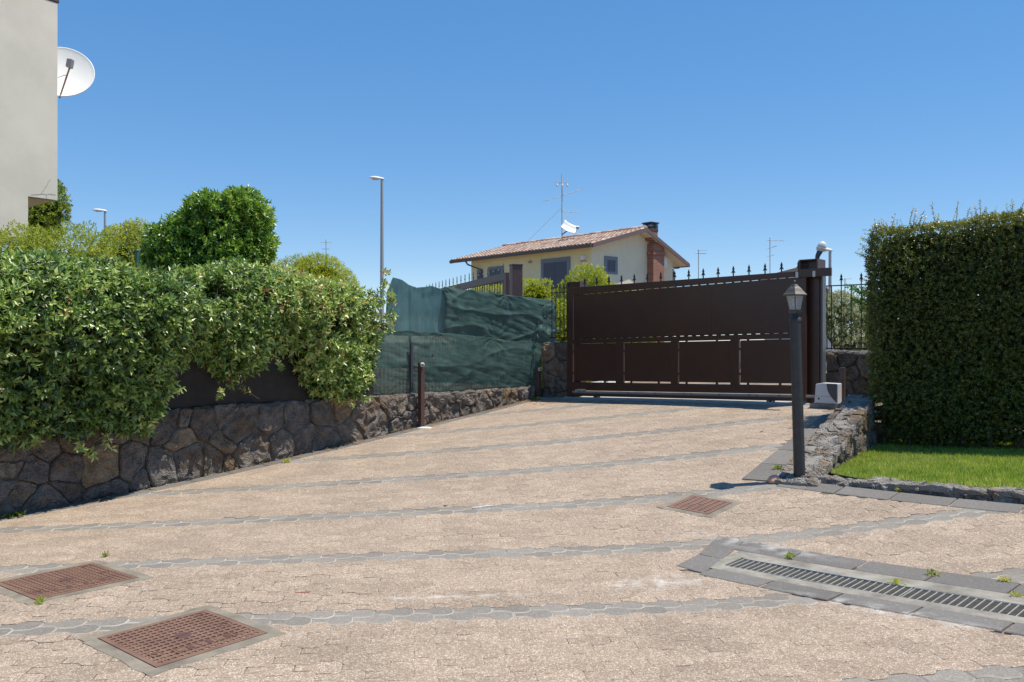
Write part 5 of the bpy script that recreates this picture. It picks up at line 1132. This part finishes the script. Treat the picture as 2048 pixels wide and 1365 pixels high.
# street lamps ----------------------------------------------------------
def street_lamp(px,py,Y,side,label,hl=.62):
    top=at(px,py,Y); b=Vector((top.x,top.y,.3)); t=thing('street_lamp',b,label,'street lamp','street lamps beyond the gardens')
    mb=MB(); mb.tube([b,(b.x,b.y,top.z)],[.085,.05],10); mb.build('pole',mat('lamp_pole',(.33,.35,.36),.5) if 'lamp_pole' not in bpy.data.materials else bpy.data.materials['lamp_pole'],t)
    d=Vector((side,-.25,.06)).normalized(); mb=MB()
    up=Vector((0,0,1)); e=d.cross(up).normalized(); V_=[];n=10
    prof=[(-.10,.03,.03),(-.06,.07,.06),(.10,.10,.085),(.3,.13,.10),(.45,.125,.085),(.56,.08,.05),(.60,.02,.02)]
    for (x,w,h) in prof:
        for k in range(n):
            a=2*math.pi*k/n; s=math.sin(a); V_.append(top+d*(x*hl/.62)+e*math.cos(a)*w*hl/.62+up*((h*s if s>0 else .03*s)*hl/.62+.02))
    mb.add(V_,[(i*n+k,i*n+(k+1)%n,(i+1)*n+(k+1)%n,(i+1)*n+k) for i in range(len(prof)-1) for k in range(n)]+[tuple(range(n))[::-1],tuple(range((len(prof)-1)*n,len(prof)*n))],0,True)
    h_=mb.build('lamp_head',M['white'],t)
    mb=MB(); mb.box(top+d*.3*hl/.62-up*.02,(.3*hl/.62,.14*hl/.62,.03),None); mb.build('lens',M['lightgrey'],h_)
street_lamp(764,360,29,-1,'nearer tall street lamp standing beside the green net, against the sky',.46)
street_lamp(210,424,38,-1,'farther street lamp rising behind the left shrubs',.55)
street_lamp(1660,503,30,-1,'street lamp behind the right gate post, head next to the warning light',.58)
# neighbour gable and white garden parapet seen through the right fence
nb=thing('house',at(1625,600,30),'white neighbouring gable with tiled slope glimpsed through the right iron fence','house')
q0=at(1596,545,30);q1=at(1655,590,30); dd=Vector((q1.x-q0.x,3,0)).normalized()
mb=MB(); mb.prism([q0,q1,Vector((q1.x,q1.y,.5)),Vector((q0.x,q0.y,.5))],(0,4,0)); mb.build('wall',M['white'],nb)
mb=MB(); mb.prism([q0+Vector((-.1,-.2,.02)),q1+Vector((.25,-.2,-.15)),q1+Vector((.25,-.2,-.02)),q0+Vector((-.1,-.2,.15))],(0,4.4,0)); mb.build('roof',mat('pink_tiles',(.42,.25,.2),.8),nb)
pv=thing('parapet',at(1655,700,14.5),'white sloping garden parapet behind the gate post, below the pale bush','wall')
mb=MB(); mb.prism([at(1632,655,14.5),at(1642,655,14.5),at(1672,705,14.5),at(1672,745,14.5),at(1632,745,14.5)],(.1,.5,0)); mb.build('slope',M['white'],pv)
# ================================================================== VEGETATION
def unit(a): return a/np.maximum(np.linalg.norm(a,axis=-1,keepdims=True),1e-9)
class Lump:                                        # cheap smooth 3-D noise: a sum of random sines
    def __init__(s,freq,n=7,seed=0):
        g=np.random.default_rng(seed); s.k=unit(g.normal(size=(n,3)))*freq*g.uniform(.6,1.6,(n,1)); s.p=g.uniform(0,6.28,n)
    def __call__(s,P): return np.sin(P@s.k.T+s.p).mean(-1)*1.6
def leaves(name,C,O,m,parent,nl=7,L=.055,Wd=.022,stem=.07,up=.3,spread=.6,tintf=None,seed=0,droop=.0,kind='stuff'):
    """sprigs of leaves at C pointing along O: each leaf a folded blade of two faces"""
    g=np.random.default_rng(seed); n=len(C)
    S=unit(O+g.normal(0,spread,(n,3))+np.array([0,0,up]))
    A=unit(np.cross(S,unit(g.normal(size=(n,3))))); B=np.cross(S,A)
    k=np.arange(nl); az=k*2.4+g.uniform(0,6.28,(n,1)); f=(k+.3)/nl
    el=np.radians(75-45*f)[None,:]+g.normal(0,.22,(n,nl))
    rad=A[:,None]*np.cos(az)[...,None]+B[:,None]*np.sin(az)[...,None]
    D=unit(S[:,None]*np.cos(el)[...,None]+rad*np.sin(el)[...,None]+np.array([0,0,-droop]))
    base=C[:,None]+S[:,None]*(stem*f)[None,:,None]
    Nn=unit(S[:,None]*np.sin(el)[...,None]-rad*np.cos(el)[...,None]+g.normal(0,.25,(n,nl,3)))
    side=unit(np.cross(D,Nn)); Nn=np.cross(side,D)
    l=(L*g.uniform(.65,1.15,(n,nl)))[...,None]; w=(Wd*g.uniform(.75,1.2,(n,nl)))[...,None]
    V=np.empty((n,nl,4,3)); V[:,:,0]=base; V[:,:,1]=base+D*l*.48+side*w*.5+Nn*w*.16; V[:,:,2]=base+D*l-Nn*l*.10; V[:,:,3]=base+D*l*.48-side*w*.5+Nn*w*.16
    tint=np.clip((tintf(C) if tintf is not None else .45)+0*C[:,0],0,1)
    t=np.clip(tint[:,None]+g.normal(0,.17,(n,1))+g.normal(0,.11,(n,nl))+(f-.5)[None,:]*.18,0,1)
    N=n*nl; i=np.arange(N)*4; tris=np.stack([np.c_[i,i+1,i+2],np.c_[i,i+2,i+3]],1).reshape(-1,3)
    return npmesh(name,V.reshape(-1,3),tris,m,parent,np.repeat(t.ravel(),4),kind)
def shell(f,lo,hi,n,depth,seed=0,bias=2.0):
    """random points in the outer layer of the solid f<0 and the outward directions there"""
    g=np.random.default_rng(seed); lo=np.array(lo);hi=np.array(hi); P=[];c=0
    while c<n:
        q=g.uniform(lo,hi,(60000,3)); v=f(q); q=q[(v<0)&(v>-depth*g.power(bias,len(q))*0-depth*(1-g.uniform(0,1,len(q))**.5)-.0)]; P.append(q); c+=len(q)
        if c==0: break
    P=np.concatenate(P)[:n]; e=.03
    G=np.stack([f(P+np.eye(3)[a]*e)-f(P-np.eye(3)[a]*e) for a in range(3)],-1)
    return P,unit(G)
def blob(c,r,lump,amp):
    c=np.array(c);r=np.array(r)
    return lambda P:(np.linalg.norm((P-c)/r,axis=-1)-1)*r.min()+lump(P)*amp
def trunk(parent,base,top,r,m='bark',name='trunk'):
    b=Vector(base);t=Vector(top); mb=MB(); k=6; pts=[b.lerp(t,i/k)+Vector((mnoise.noise(Vector((i,b.x,1))),mnoise.noise(Vector((i,b.y,5))),0))*r*1.2*(0<i) for i in range(k+1)]
    mb.tube(pts,[r*(1.25 if i==0 else 1-.5*i/k) for i in range(k+1)],8); return mb.build(name,M[m],parent)
def branches(parent,base,c,r,n,rad,m='twig',seed=0):
    rr=random.Random(seed); mb=MB()
    for i in range(n):
        a=rr.uniform(0,6.28); e=rr.uniform(.1,1.3); q=Vector(c)+Vector((math.cos(a)*math.cos(e)*r[0],math.sin(a)*math.cos(e)*r[1],math.sin(e)*r[2]))*.8
        b=Vector(base); mid=b.lerp(q,.5)+Vector((rr.uniform(-.1,.1),rr.uniform(-.1,.1),.08)); mb.tube([b,mid,q],[rad,rad*.6,rad*.25],5)
    return mb.build('branches',M[m],parent,kind='stuff')
def core(parent,f,lo,hi,depth,m,seed,n=2500,L=.16,name='inner_leaves'):
    P,O=shell(lambda q:f(q)+depth,lo,hi,n,.22,seed); return leaves(name,P,O,m,parent,nl=4,L=L,Wd=L*.6,stem=.05,spread=.9,seed=seed,tintf=lambda C:np.full(len(C),.12))  # dark tint puts the shade inside the foliage into the leaf colour
M['hleaf']=leafmat('glossy_hedge_leaf',[(0,(.025,.06,.013)),(.25,(.09,.175,.028)),(.45,(.21,.33,.06)),(.68,(.41,.51,.13)),(.86,(.60,.62,.22)),(.93,(.50,.33,.12)),(1,(.36,.15,.06))],.42,.2,1.)
M['tleaf']=leafmat('dark_glossy_leaf',[(0,(.03,.09,.012)),(.4,(.085,.20,.025)),(.75,(.20,.34,.045)),(1,(.34,.45,.08))],.36,.3,.8)
M['yleaf']=leafmat('light_green_leaf',[(0,(.08,.13,.015)),(.4,(.19,.27,.035)),(.75,(.32,.38,.05)),(1,(.42,.43,.09))],.45,.35,.4)
M['bleaf']=leafmat('box_leaf',[(0,(.045,.075,.016)),(.4,(.13,.16,.03)),(.7,(.25,.25,.05)),(.9,(.40,.38,.09)),(1,(.45,.30,.11))],.35,.35,.7)
M['goldleaf']=leafmat('golden_leaf',[(0,(.13,.17,.012)),(.4,(.28,.34,.02)),(.75,(.44,.47,.03)),(1,(.52,.50,.08))],.45,.35,.4)
M['pale']=leafmat('pale_variegated_leaf',[(0,(.06,.09,.03)),(.4,(.12,.16,.05)),(.7,(.30,.32,.16)),(1,(.55,.52,.36))],.5,.3,.4)
# ---- the overhanging hedge on the left wall -------------------------------
o=np.array([WALL.o.x,WALL.o.y]); dv=np.array([WALL.d.x,WALL.d.y]); nv=np.array([WALL.n.x,WALL.n.y])
def to_l(P): q=P[:,:2]-o; return np.stack([q@dv,q@nv,P[:,2]],-1)
def to_w(Q): return np.c_[o+Q[:,:1]*dv+Q[:,1:2]*nv,Q[:,2]]
fp=WALL.off(.22)
bot=[(-260,850),(0,868),(60,885),(110,868),(160,880),(230,850),(300,850),(325,810),(345,775),(375,752),(430,735),(470,765),(490,742),(520,738),(545,715),(570,700),(600,705),(625,755),(655,790),(690,800),(725,795),(745,740),(760,700),(775,660),(790,620)]
fpt=WALL.off(.28)
top=[(-260,510),(0,520),(120,525),(200,536),(300,546),(400,548),(500,545),(560,556),(640,572),(720,577),(775,582),(792,600)]
BS=np.array([fp.s_of(p[0]) for p in bot]); BZ=np.array([fp.sz(*p)[1] for p in bot])
TS=np.array([fpt.s_of(p[0]) for p in top]); TZ=np.array([fpt.sz(*p)[1] for p in top])
L1=Lump(3.2,9,3); L2=Lump(8,9,5)
SEND=fp.s_of(789)
def hedge_l(Q):                                    # local: s, n (towards the drive), z
    s,n,z=Q.T; zb=np.interp(s,BS,BZ); zt_=np.interp(s,TS,TZ); h=np.maximum(zt_-zb,.25); f=(z-zb)/h
    front=.22+.22*np.sin(np.clip(f,0,1)**1.7*np.pi)**.7*np.interp(s,[0,1.4,2.2,3,5.4],[2.2,2.0,1.1,.75,.45])
    dz=np.maximum(z-zt_,zb-z); dn=np.maximum(n-front,-.75-n); de=s-SEND
    d=np.maximum(np.maximum(dz,dn),de); a=np.maximum(dz+.12,0);b=np.maximum(dn+.12,0); c=np.maximum(de+.12,0)
    r=np.sqrt(a*a+b*b+c*c)-.12
    return np.where(r>-.12+1e-6,r,d)+L1(Q)*.13+L2(Q)*.055
hd=thing('hedge',WALL.p(2.5,.85,-.25),'broad overhanging glossy evergreen hedge spilling over the left stone wall','hedge')
lo=(-2.2,-.85,.5);hi=(SEND+.15,.95,2.75)
P,O=shell(hedge_l,lo,hi,19000,.36,1); gp0=Lump(4.2,9,91)(P); keep=~((P[:,1]<-.45)&(P[:,2]<2.2))&((gp0>-.38)|(RNG.random(len(P))<.12)); P,O=P[keep],O[keep]
Lt=Lump(2.0,8,21)
Lt2=Lump(3.1,8,22)
tf=lambda C:.42+.16*Lt(C)+.42*np.clip((Lt2(C)-.75)*4,0,1)
Cw=to_w(P); Ow=np.c_[O[:,:1]*dv+O[:,1:2]*nv,O[:,2]]
leaves('leaves',Cw,Ow,M['hleaf'],hd,nl=7,L=.080,Wd=.033,stem=.09,up=.35,spread=.6,tintf=tf,seed=2,droop=.18)
Pc,Oc=shell(lambda q:hedge_l(q)+.30,lo,hi,4200,.2,9); leaves('inner_leaves',to_w(Pc),np.c_[Oc[:,:1]*dv+Oc[:,1:2]*nv,Oc[:,2]],M['hleaf'],hd,nl=5,L=.12,Wd=.06,stem=.05,spread=.9,seed=9,tintf=lambda C:np.full(len(C),.15))  # inner leaves tinted dark, the hedge's inner shade painted in
# loose sprays reaching out of it
g=np.random.default_rng(5); sp=[];so_=[];mb=MB()
sprays=[(290,845,.2),(215,880,.15),(70,885,.2),(30,870,.2),(160,890,.18),(345,782,.3),(440,790,.3),(480,775,.3),(300,800,.25),(700,805,.25),(730,800,.2),(785,640,.3),(783,595,.3),(770,570,.2),(770,545,.1),(180,905,.12),(560,735,.2),(780,660,.25)]
for px,py,l in sprays:
    s,z=fp.sz(px,py); c=np.array(fp.p(s,z,.0)); d=unit(np.array([g.normal(0,.5),-.4+g.normal(0,.3),g.normal(-.1,.4)])+np.array([*nv,0])*.6)
    for k in range(7): sp.append(c-d*l*.6+d*l*k/6+g.normal(0,.015,3)); so_.append(d)
    mb.tube([Vector(c-d*l*.9),Vector(c+d*l*.45)],[.004,.002],4)
leaves('spray_leaves',np.array(sp),np.array(so_),M['hleaf'],hd,nl=5,L=.065,Wd=.026,stem=.05,up=.1,spread=.3,seed=4,tintf=lambda C:np.full(len(C),.66))
for i in range(60):
    s=g.uniform(-1.5,5.2); q=WALL.p(s,.86,g.uniform(-.6,-.2)); z=g.uniform(1.5,2.3); mb.tube([q,q+Vector((g.normal(0,.1),g.normal(0,.1),(z-.86)*.5)),Vector((q.x+g.normal(0,.2),q.y+g.normal(0,.2),z))],[.018,.012,.006],5)
for i in range(0,len(Cw),24):
    c_=Vector(Cw[i]); o_=Vector(Ow[i]); d_=(o_+Vector((g.normal(0,.5),g.normal(0,.5),g.normal(.4,.4)))).normalized(); mb.tube([c_-d_*.25,c_-d_*.05+Vector((0,0,.01)),c_+d_*.09],[.0055,.004,.002],4,cap=False)
mb.build('stems',M['twig'],hd,kind='stuff')
# ---- generic rounded plants ------------------------------------------------
def plant(name,cat,label,c,r,lumps,m,nsp,L,Wd,base,nl=7,depth=.3,up=.3,spread=.6,amp=.08,lf=3,tint=.45,tr=.05,seed=1,group=None,stem=.07,ncore=900,extra=None,tv=.14):
    t=thing(name,base,label,cat,group); lp_=Lump(lf,8,seed); l2=Lump(lf*2.7,8,seed+50); c0=np.array(c);r0=np.array(r)
    f0=blob(c,r,lp_,amp)
    def f(P):
        v=f0(P)
        for (cc,rr) in lumps: v=np.minimum(v,blob(cc,rr,lp_,amp)(P))
        return v+l2(P)*amp*.5
    allc=np.array([c]+[l[0] for l in lumps]);allr=np.array([r]+[l[1] for l in lumps])
    lo=(allc-allr).min(0)-.15;hi=(allc+allr).max(0)+.15
    P,O=shell(f,lo,hi,nsp,depth,seed); lt=Lump(2.5,7,seed+9)
    leaves('leaves',P,O,M[m],t,nl=nl,L=L,Wd=Wd,stem=stem,up=up,spread=spread,seed=seed,tintf=lambda C:tint+tv*lt(C))
    if ncore: core(t,f,lo,hi,depth*.8,M[m],seed+3,ncore,max(.1,L*2))
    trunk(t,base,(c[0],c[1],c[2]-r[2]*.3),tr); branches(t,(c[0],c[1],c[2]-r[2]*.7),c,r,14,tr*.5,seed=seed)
    return t
q=at(420,468,12.0)
plant('tree','tree','round dense dark green glossy-leaved tree rising behind the hedge',(q.x,q.y,q.z-.05),(.60,.62,.52),[((q.x+.40,q.y,q.z+.20),(.25,.35,.24)),((q.x-.08,q.y,q.z+.28),(.28,.4,.26)),((q.x+.28,q.y,q.z-.35),(.45,.6,.55)),((q.x-.36,q.y,q.z-.35),(.40,.5,.5)),((q.x+.02,q.y-.1,q.z-.5),(.7,.6,.5))],'tleaf',4600,.082,.034,(q.x,q.y,.75),nl=8,depth=.34,up=.5,spread=.75,amp=.17,lf=4.2,tint=.55,tr=.07,seed=31,stem=.09,tv=.25)
# light shrubs behind the hedge at left
def bank(px,py,Y,r,label,seed,m='yleaf',L=.045,n=1700,tint=.45,zb=.75,cat='shrub',name='shrub',group=None,lumps=(),Wd=None,up=.5,depth=.3,amp=.13,tr=.03):
    q=at(px,py,Y); c=(q.x,q.y,q.z-r[2]); return plant(name,cat,label,c,r,[((c[0]+a,c[1]+b,c[2]+d),rr) for a,b,d,rr in lumps],m,n,L,Wd or L*.42,(q.x,q.y,zb),depth=depth,amp=amp,lf=3.5,tint=tint,seed=seed,up=up,tr=tr,group=group)
bank(110,462,11.5,(1.3,.8,.95),'light green feathery shrub under the cream house corner',41,lumps=[(-1.1,0,-.1,(.9,.7,.7)),(.75,.2,-.15,(.7,.6,.6))],n=6500,L=.045,tint=.62)
bank(255,462,13.5,(.75,.6,.8),'pale green airy shrub between the far street lamp and the round tree',42,lumps=[(-.5,.0,-.25,(.6,.5,.6)),(.3,0,-.1,(.5,.5,.6))],n=4200,L=.05,tint=.66)
q=at(96,400,16.5); plant('tree','tree','small bushy tree peeping out behind the cream house corner',(q.x,q.y,q.z-.25),(.45,.5,.62),[((q.x-.3,q.y,q.z-.6),(.5,.5,.6)),((q.x+.05,q.y,q.z+.15),(.28,.3,.35))],'yleaf',1500,.06,.028,(q.x,q.y,.8),depth=.3,tint=.3,seed=44,amp=.1,tr=.06)
bank(640,514,14.5,(.60,.55,.60),'clipped rounded golden green shrub behind the hedge',45,'goldleaf',.035,4800,.5,lumps=[(.34,0,-.06,(.36,.45,.5)),(-.35,0,-.15,(.4,.4,.45)),(.0,0,-.5,(.75,.5,.5))],amp=.05,depth=.2)
bank(592,505,17,(.55,.5,.6),'pale grey green wispy shrub behind the golden one',46,'yleaf',.04,1300,.6,lumps=[(-.35,0,-.15,(.4,.4,.4))])
bank(505,495,15.5,(.8,.6,1.0),'light green shrub just right of the round tree',47,'yleaf',.045,1200,.5)
# green steel post standing in the hedge
pq=at(274,520,9.4); mb=MB(); mb.tube([(pq.x,pq.y,.8),(pq.x,pq.y,at(274,503,9.4).z)],.022,10); mb.lathe([(.026,0),(.026,.015),(.001,.02)],(pq.x,pq.y,at(274,503,9.4).z),10)
tag(mb.build('fence_post',mat('green_post',(.03,.10,.075),.4)),'slim dark green steel post sticking up out of the hedge','post')
# behind the net and gate
def clipped(px0,px1,pyt,Y,zb,label,m,n,seed,L=.035,tint=.5,depth_y=.8):
    a=at(px0,pyt,Y);b=at(px1,pyt,Y); lo=np.array([a.x,a.y,zb]);hi=np.array([b.x,a.y+depth_y,a.z]); c=(lo+hi)/2;h=(hi-lo)/2; lp_=Lump(4,8,seed);l2=Lump(11,8,seed+1)
    def f(P): q=np.abs(P-c)-h+.08; return np.linalg.norm(np.maximum(q,0),axis=-1)+np.minimum(q.max(-1),0)-.08+lp_(P)*.05+l2(P)*.03
    t=thing('hedge',(c[0],c[1],zb),label,'hedge'); P,O=shell(f,lo-.1,hi+.1,n,.22,seed); leaves('leaves',P,O,M[m],t,nl=7,L=L,Wd=L*.5,stem=.05,up=.4,seed=seed,tintf=lambda C:tint+.18*lp_(C)); core(t,f,lo,hi,.18,M[m],seed,900,.09)
    mb=MB()
    for i in range(8): x=lo[0]+(hi[0]-lo[0])*(i+.5)/8; mb.tube([(x,c[1],zb-.3),(x,c[1],hi[2]-.3)],.02,5)
    mb.build('stems',M['twig'],t,kind='stuff')
clipped(905,1025,572,20.5,.8,'clipped golden hedge seen through the bars of the brown railing gate','goldleaf',2600,51)
clipped(1040,1103,560,19,.8,'clipped golden hedge between the thick brown post and the tall bush','goldleaf',2200,52)
bank(1190,538,18.5,(1.0,.7,1.25),'tall yellow green bush with pointed shoots above the gate',53,'goldleaf',.06,5200,.48,zb=.8,lumps=[(-.55,0,.12,(.5,.5,.9)),(.5,0,.02,(.55,.5,.9)),(-.85,-.2,-.4,(.5,.5,.8)),(.85,0,-.1,(.4,.4,.7))],Wd=.02,up=1.4,depth=.35)
bank(1118,585,17.2,(.42,.4,.9),'leafy green bush filling the gap between the net and the gate post',54,'goldleaf',.06,2600,.35,zb=.8,lumps=[(0,0,-.6,(.5,.4,.6)),(.0,0,-1.,(.5,.4,.6))],Wd=.024)
bank(1688,598,17,(.85,.7,.95),'rounded pale flowering bush behind the right iron fence',55,'pale',.05,6500,.66,zb=.8,lumps=[(-.45,0,.10,(.45,.5,.7)),(.5,0,-.3,(.6,.5,.7)),(0,0,-.6,(1.1,.7,.6))],depth=.25)
q=at(1728,640,14.6); t=thing('tree',(q.x+.5,q.y,.9),'dark leafy branches reaching out beside the tall clipped hedge','tree')
P=[];O=[];mb=MB(); bs=Vector((q.x+.5,q.y,.9)); mb.tube([bs,bs+Vector((0,0,1.2)),bs+Vector((-.05,0,1.9))],[.06,.05,.03],7)
for (px,py) in((1706,580),(1722,583),(1738,590),(1712,605),(1722,618),(1735,608),(1740,635),(1742,665)):
    e=at(px,py,14.6); mb.tube([bs+Vector((-.02,0,1.3)),e],[.02,.006],5); d=np.array((e-bs-Vector((-.02,0,1.3))).normalized())
    for k in range(16): f=g.uniform(.55,1.02); P.append(np.array(bs+Vector((-.02,0,1.3)))*(1-f)+np.array(e)*f+g.normal(0,.03,3)); O.append(d)
mb.build('trunk',M['bark'],t); leaves('leaves',np.array(P),np.array(O),M['tleaf'],t,nl=7,L=.07,Wd=.03,seed=61)
# ---- the tall clipped hedge on the right -------------------------------------
HP=Plane((4.55,10.62),(.857,-.515)); zt2=3.12
Lh=Lump(2.6,9,71);Lh2=Lump(9,9,72)
def hedge_r(Q):
    s,n,z=Q.T; zb=.36+.05*np.sin(s*5)
    q=np.stack([np.abs(s-2.1)-2.1,np.abs(n+.55)-.55+.28*np.clip(1-(z-.35)/.55,0,1),np.maximum(z-(zt2+.05*s),zb-z)],-1)+.10
    return np.linalg.norm(np.maximum(q,0),axis=-1)+np.minimum(q.max(-1),0)-.10+Lh(Q)*.05+Lh2(Q)*.03
hr=thing('hedge',HP.p(2,.3,-.5),'tall dense clipped dark green hedge behind the lawn at the right edge','hedge')
def h2w(Q,vec=False):
    d=np.array(HP.d)[:2];nn=np.array(HP.n)[:2]; o_=0 if vec else np.array([HP.o.x,HP.o.y]); return np.c_[o_+Q[:,:1]*d+Q[:,1:2]*nn,Q[:,2]]
P,O=shell(hedge_r,(-.15,-1.25,.25),(4.35,.15,3.5),40000,.20,73); gp0=Lump(5,9,92)(P); keep=~((P[:,1]<-.8)|(P[:,0]>3.6))&((gp0>-.6)|(RNG.random(len(P))<.25)); P,O=P[keep],O[keep]
lt=Lump(2.2,8,75)
def tfr(C): return .36+.22*lt(C)+.34*np.clip((C[:,2]-2.95)/.2,0,1)  # leaves near the top tinted paler, sunlight painted into their colour
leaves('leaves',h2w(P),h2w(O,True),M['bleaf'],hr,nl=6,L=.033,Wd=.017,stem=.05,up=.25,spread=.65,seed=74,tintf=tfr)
Pc,Oc=shell(lambda q:hedge_r(q)+.16,(-.15,-1.25,.25),(4.35,.15,3.5),24000,.22,76); leaves('inner_leaves',h2w(Pc),h2w(Oc,True),M['bleaf'],hr,nl=4,L=.08,Wd=.05,stem=.03,spread=.9,seed=77,tintf=lambda C:np.full(len(C),.15))  # fixed dark tint paints the shade within the hedge
# unclipped shoots along the top and the left side
sp=[];so_=[];mb=MB()
for i in range(120):
    if i<85: s=g.uniform(.02,3.6); b=HP.p(s,zt2+.05*s-.02,-g.uniform(.02,.6)); d=Vector((g.normal(0,.25),g.normal(0,.25),1)).normalized(); l=abs(g.normal(.07,.06))+.02+(.22 if 2.1<s<2.6 and i%3==0 else 0)
    else: b=HP.p(.02,g.uniform(1.6,3.1),-g.uniform(0,.7)); d=Vector((-.9,.2,g.uniform(-.1,.8))).normalized(); l=abs(g.normal(.06,.05))+.03
    e=b+d*l; mb.tube([b-d*.05,e],[.003,.0015],4)
    for k in range(max(2,int(l/.022))): sp.append(np.array(b+d*l*k/max(1,int(l/.022)-1)) if l>.03 else np.array(b)); so_.append(np.array(d))
leaves('shoot_leaves',np.array(sp),np.array(so_),M['bleaf'],hr,nl=4,L=.034,Wd=.014,stem=.02,up=.2,spread=.3,seed=78,tintf=lambda C:np.full(len(C),.78))
for i in range(14): s=.15+i*.3; mb.tube([HP.p(s,.25,-.3),HP.p(s+.03,1.2,-.34),HP.p(s,2.2,-.4)],[.03,.025,.012],6)
mb.build('stems',M['twig'],hr,kind='stuff')
# ---- weeds, moss and dry litter in the joints ---------------------------------
def ground_px(px,py):
    u=(px-CX)/F;v=(CY-py)/F; Y=2.
    while Y<17 and EYE+v*Y>gz(u*Y,Y): Y+=.01
    return Vector((u*Y,Y,gz(u*Y,Y)))
wi=0
def weed(px,py,r,n,label,m='yleaf',L=.03,seed=0,tint=.6,lift=0):
    q=ground_px(px,py)+Vector((0,0,lift)); gg=np.random.default_rng(seed+100); C=np.array(q)+np.c_[gg.normal(0,r*.5,(n,2)),np.full(n,.005)]; O=np.c_[gg.normal(0,.6,(n,2)),np.full(n,1.)]
    o=leaves('weed',C,O,M[m],None,nl=5,L=L,Wd=L*.4,stem=.02,up=.4,spread=.5,seed=seed,tintf=lambda C:np.full(len(C),tint)); return tag(o,label,'weed',kind='thing')
weed(1582,1118,.035,9,'small green weed in the joint behind the first drain grate','yleaf',.035,1,.5)
weed(1795,1170,.04,12,'yellowish moss tuft between the two drain grates','goldleaf',.022,2,.75)
weed(1866,1152,.03,8,'small weed on the slabs behind the second grate','yleaf',.03,3,.5)
weed(1757,972,.05,16,'bushy green weed at the foot of the lawn kerb','yleaf',.045,4,.55)
weed(1803,983,.05,14,'dry orange tuft against the lawn kerb','goldleaf',.03,5,1.)
weed(1555,940,.045,10,'small weed at the foot of the rubble wall by the garden lamp','yleaf',.04,6,.6)
weed(681,888,.07,18,'leafy weed at the foot of the left wall, midway along','yleaf',.045,7,.6)
weed(572,926,.03,9,'thin weed in the slab joint below the left wall','goldleaf',.04,8,.6)
weed(312,975,.05,12,'weed clump at the wall foot below the hanging hedge sprays','yleaf',.05,9,.5)
weed(345,968,.02,5,'tiny weed sprig at the left wall foot','yleaf',.03,19,.5)
weed(30,1035,.08,16,'weeds at the wall foot by the left picture edge','yleaf',.045,10,.35)
weed(212,1115,.02,6,'tiny weed beside the left manhole cover','yleaf',.03,11,.5)
weed(80,1208,.03,7,'tiny weed at the front edge of the left manhole cover','yleaf',.03,12,.5)
weed(1073,800,.09,14,'weed at the foot of the short photocell post','yleaf',.05,13,.6)
weed(790,866,.04,8,'small weed near the tall photocell post','yleaf',.04,14,.5)
weed(2010,1165,.03,8,'dry tuft on the back slab row by the right edge','goldleaf',.025,15,1.)
weed(2030,1195,.03,7,'dry orange tuft beside the concrete rim at the right edge','goldleaf',.025,16,1.)
# dry litter along the wall foot and by the posts
M['litter']=leafmat('dry_litter',[(0,(.25,.12,.04)),(.5,(.40,.22,.07)),(1,(.5,.34,.14))],.8,.1,.2)
P=[];gg=np.random.default_rng(77)
for i in range(420):
    s=gg.choice([gg.uniform(-1,9.1),gg.uniform(4,9)]); n=abs(gg.normal(0,.07))+.02; q=WALL.p(s,0,n); P.append((q.x,q.y,gz(q.x,q.y)+.012))
for i in range(220): px,py=gg.normal(1040,45),gg.normal(806,4); q=ground_px(px,py); P.append((q.x,q.y,q.z+.008))
for i in range(60): q=ground_px(gg.normal(1600,20),gg.normal(838,8)); P.append((q.x,q.y,q.z+.008))
P=np.array(P); leaves('leaf_litter',P,np.tile([0,0,1.],(len(P),1)),M['litter'],None,nl=2,L=.022,Wd=.012,stem=.002,up=0,spread=.1,seed=88,tintf=lambda C:np.full(len(C),.5))
# white scrap and red chalk mark on the paving
q=ground_px(966,1016); mb=MB(); pts=[(-.10,-.03),(-.03,-.015),(-.02,.0),(.03,.02),(.09,.03)]
for (a,b) in zip(pts,pts[1:]): mb.hexa([(q.x+x,q.y+y+d,gz(q.x+x,q.y+y)+z) for z in(.002,.012) for (x,y,d) in((a[0],a[1],-.012),(b[0],b[1],-.012),(b[0],b[1],.012),(a[0],a[1],.012))])
tag(mb.build('paper_scrap',M['white']),'crinkled strip of white scrap lying on a grey paver row','scrap')
q=ground_px(606,1187); mb=MB(); mb.prism([(q.x+x,q.y+y,q.z+.003) for x,y in((-.05,-.007),(.02,-.004),(.055,.012),(.05,.016),(.01,.006),(-.05,.0))],(0,0,.002))
tag(mb.build('chalk_mark',mat('red_chalk',(.6,.10,.06),.9)),'short red mark on the beige paving beyond the front manhole cover','mark')
for (px,py,l) in((890,1014,'dark dry leaf on the paving beside the white scrap'),(1523,865,'dark dry leaf on the paving left of the garden lamp pole')):
    q=ground_px(px,py); mb=MB(); mb.prism([(q.x-.02,q.y,q.z+.004),(q.x,q.y-.015,q.z+.006),(q.x+.03,q.y,q.z+.012),(q.x,q.y+.015,q.z+.006)],(0,0,.003)); tag(mb.build('dry_leaf',M['twig']),l,'leaf')
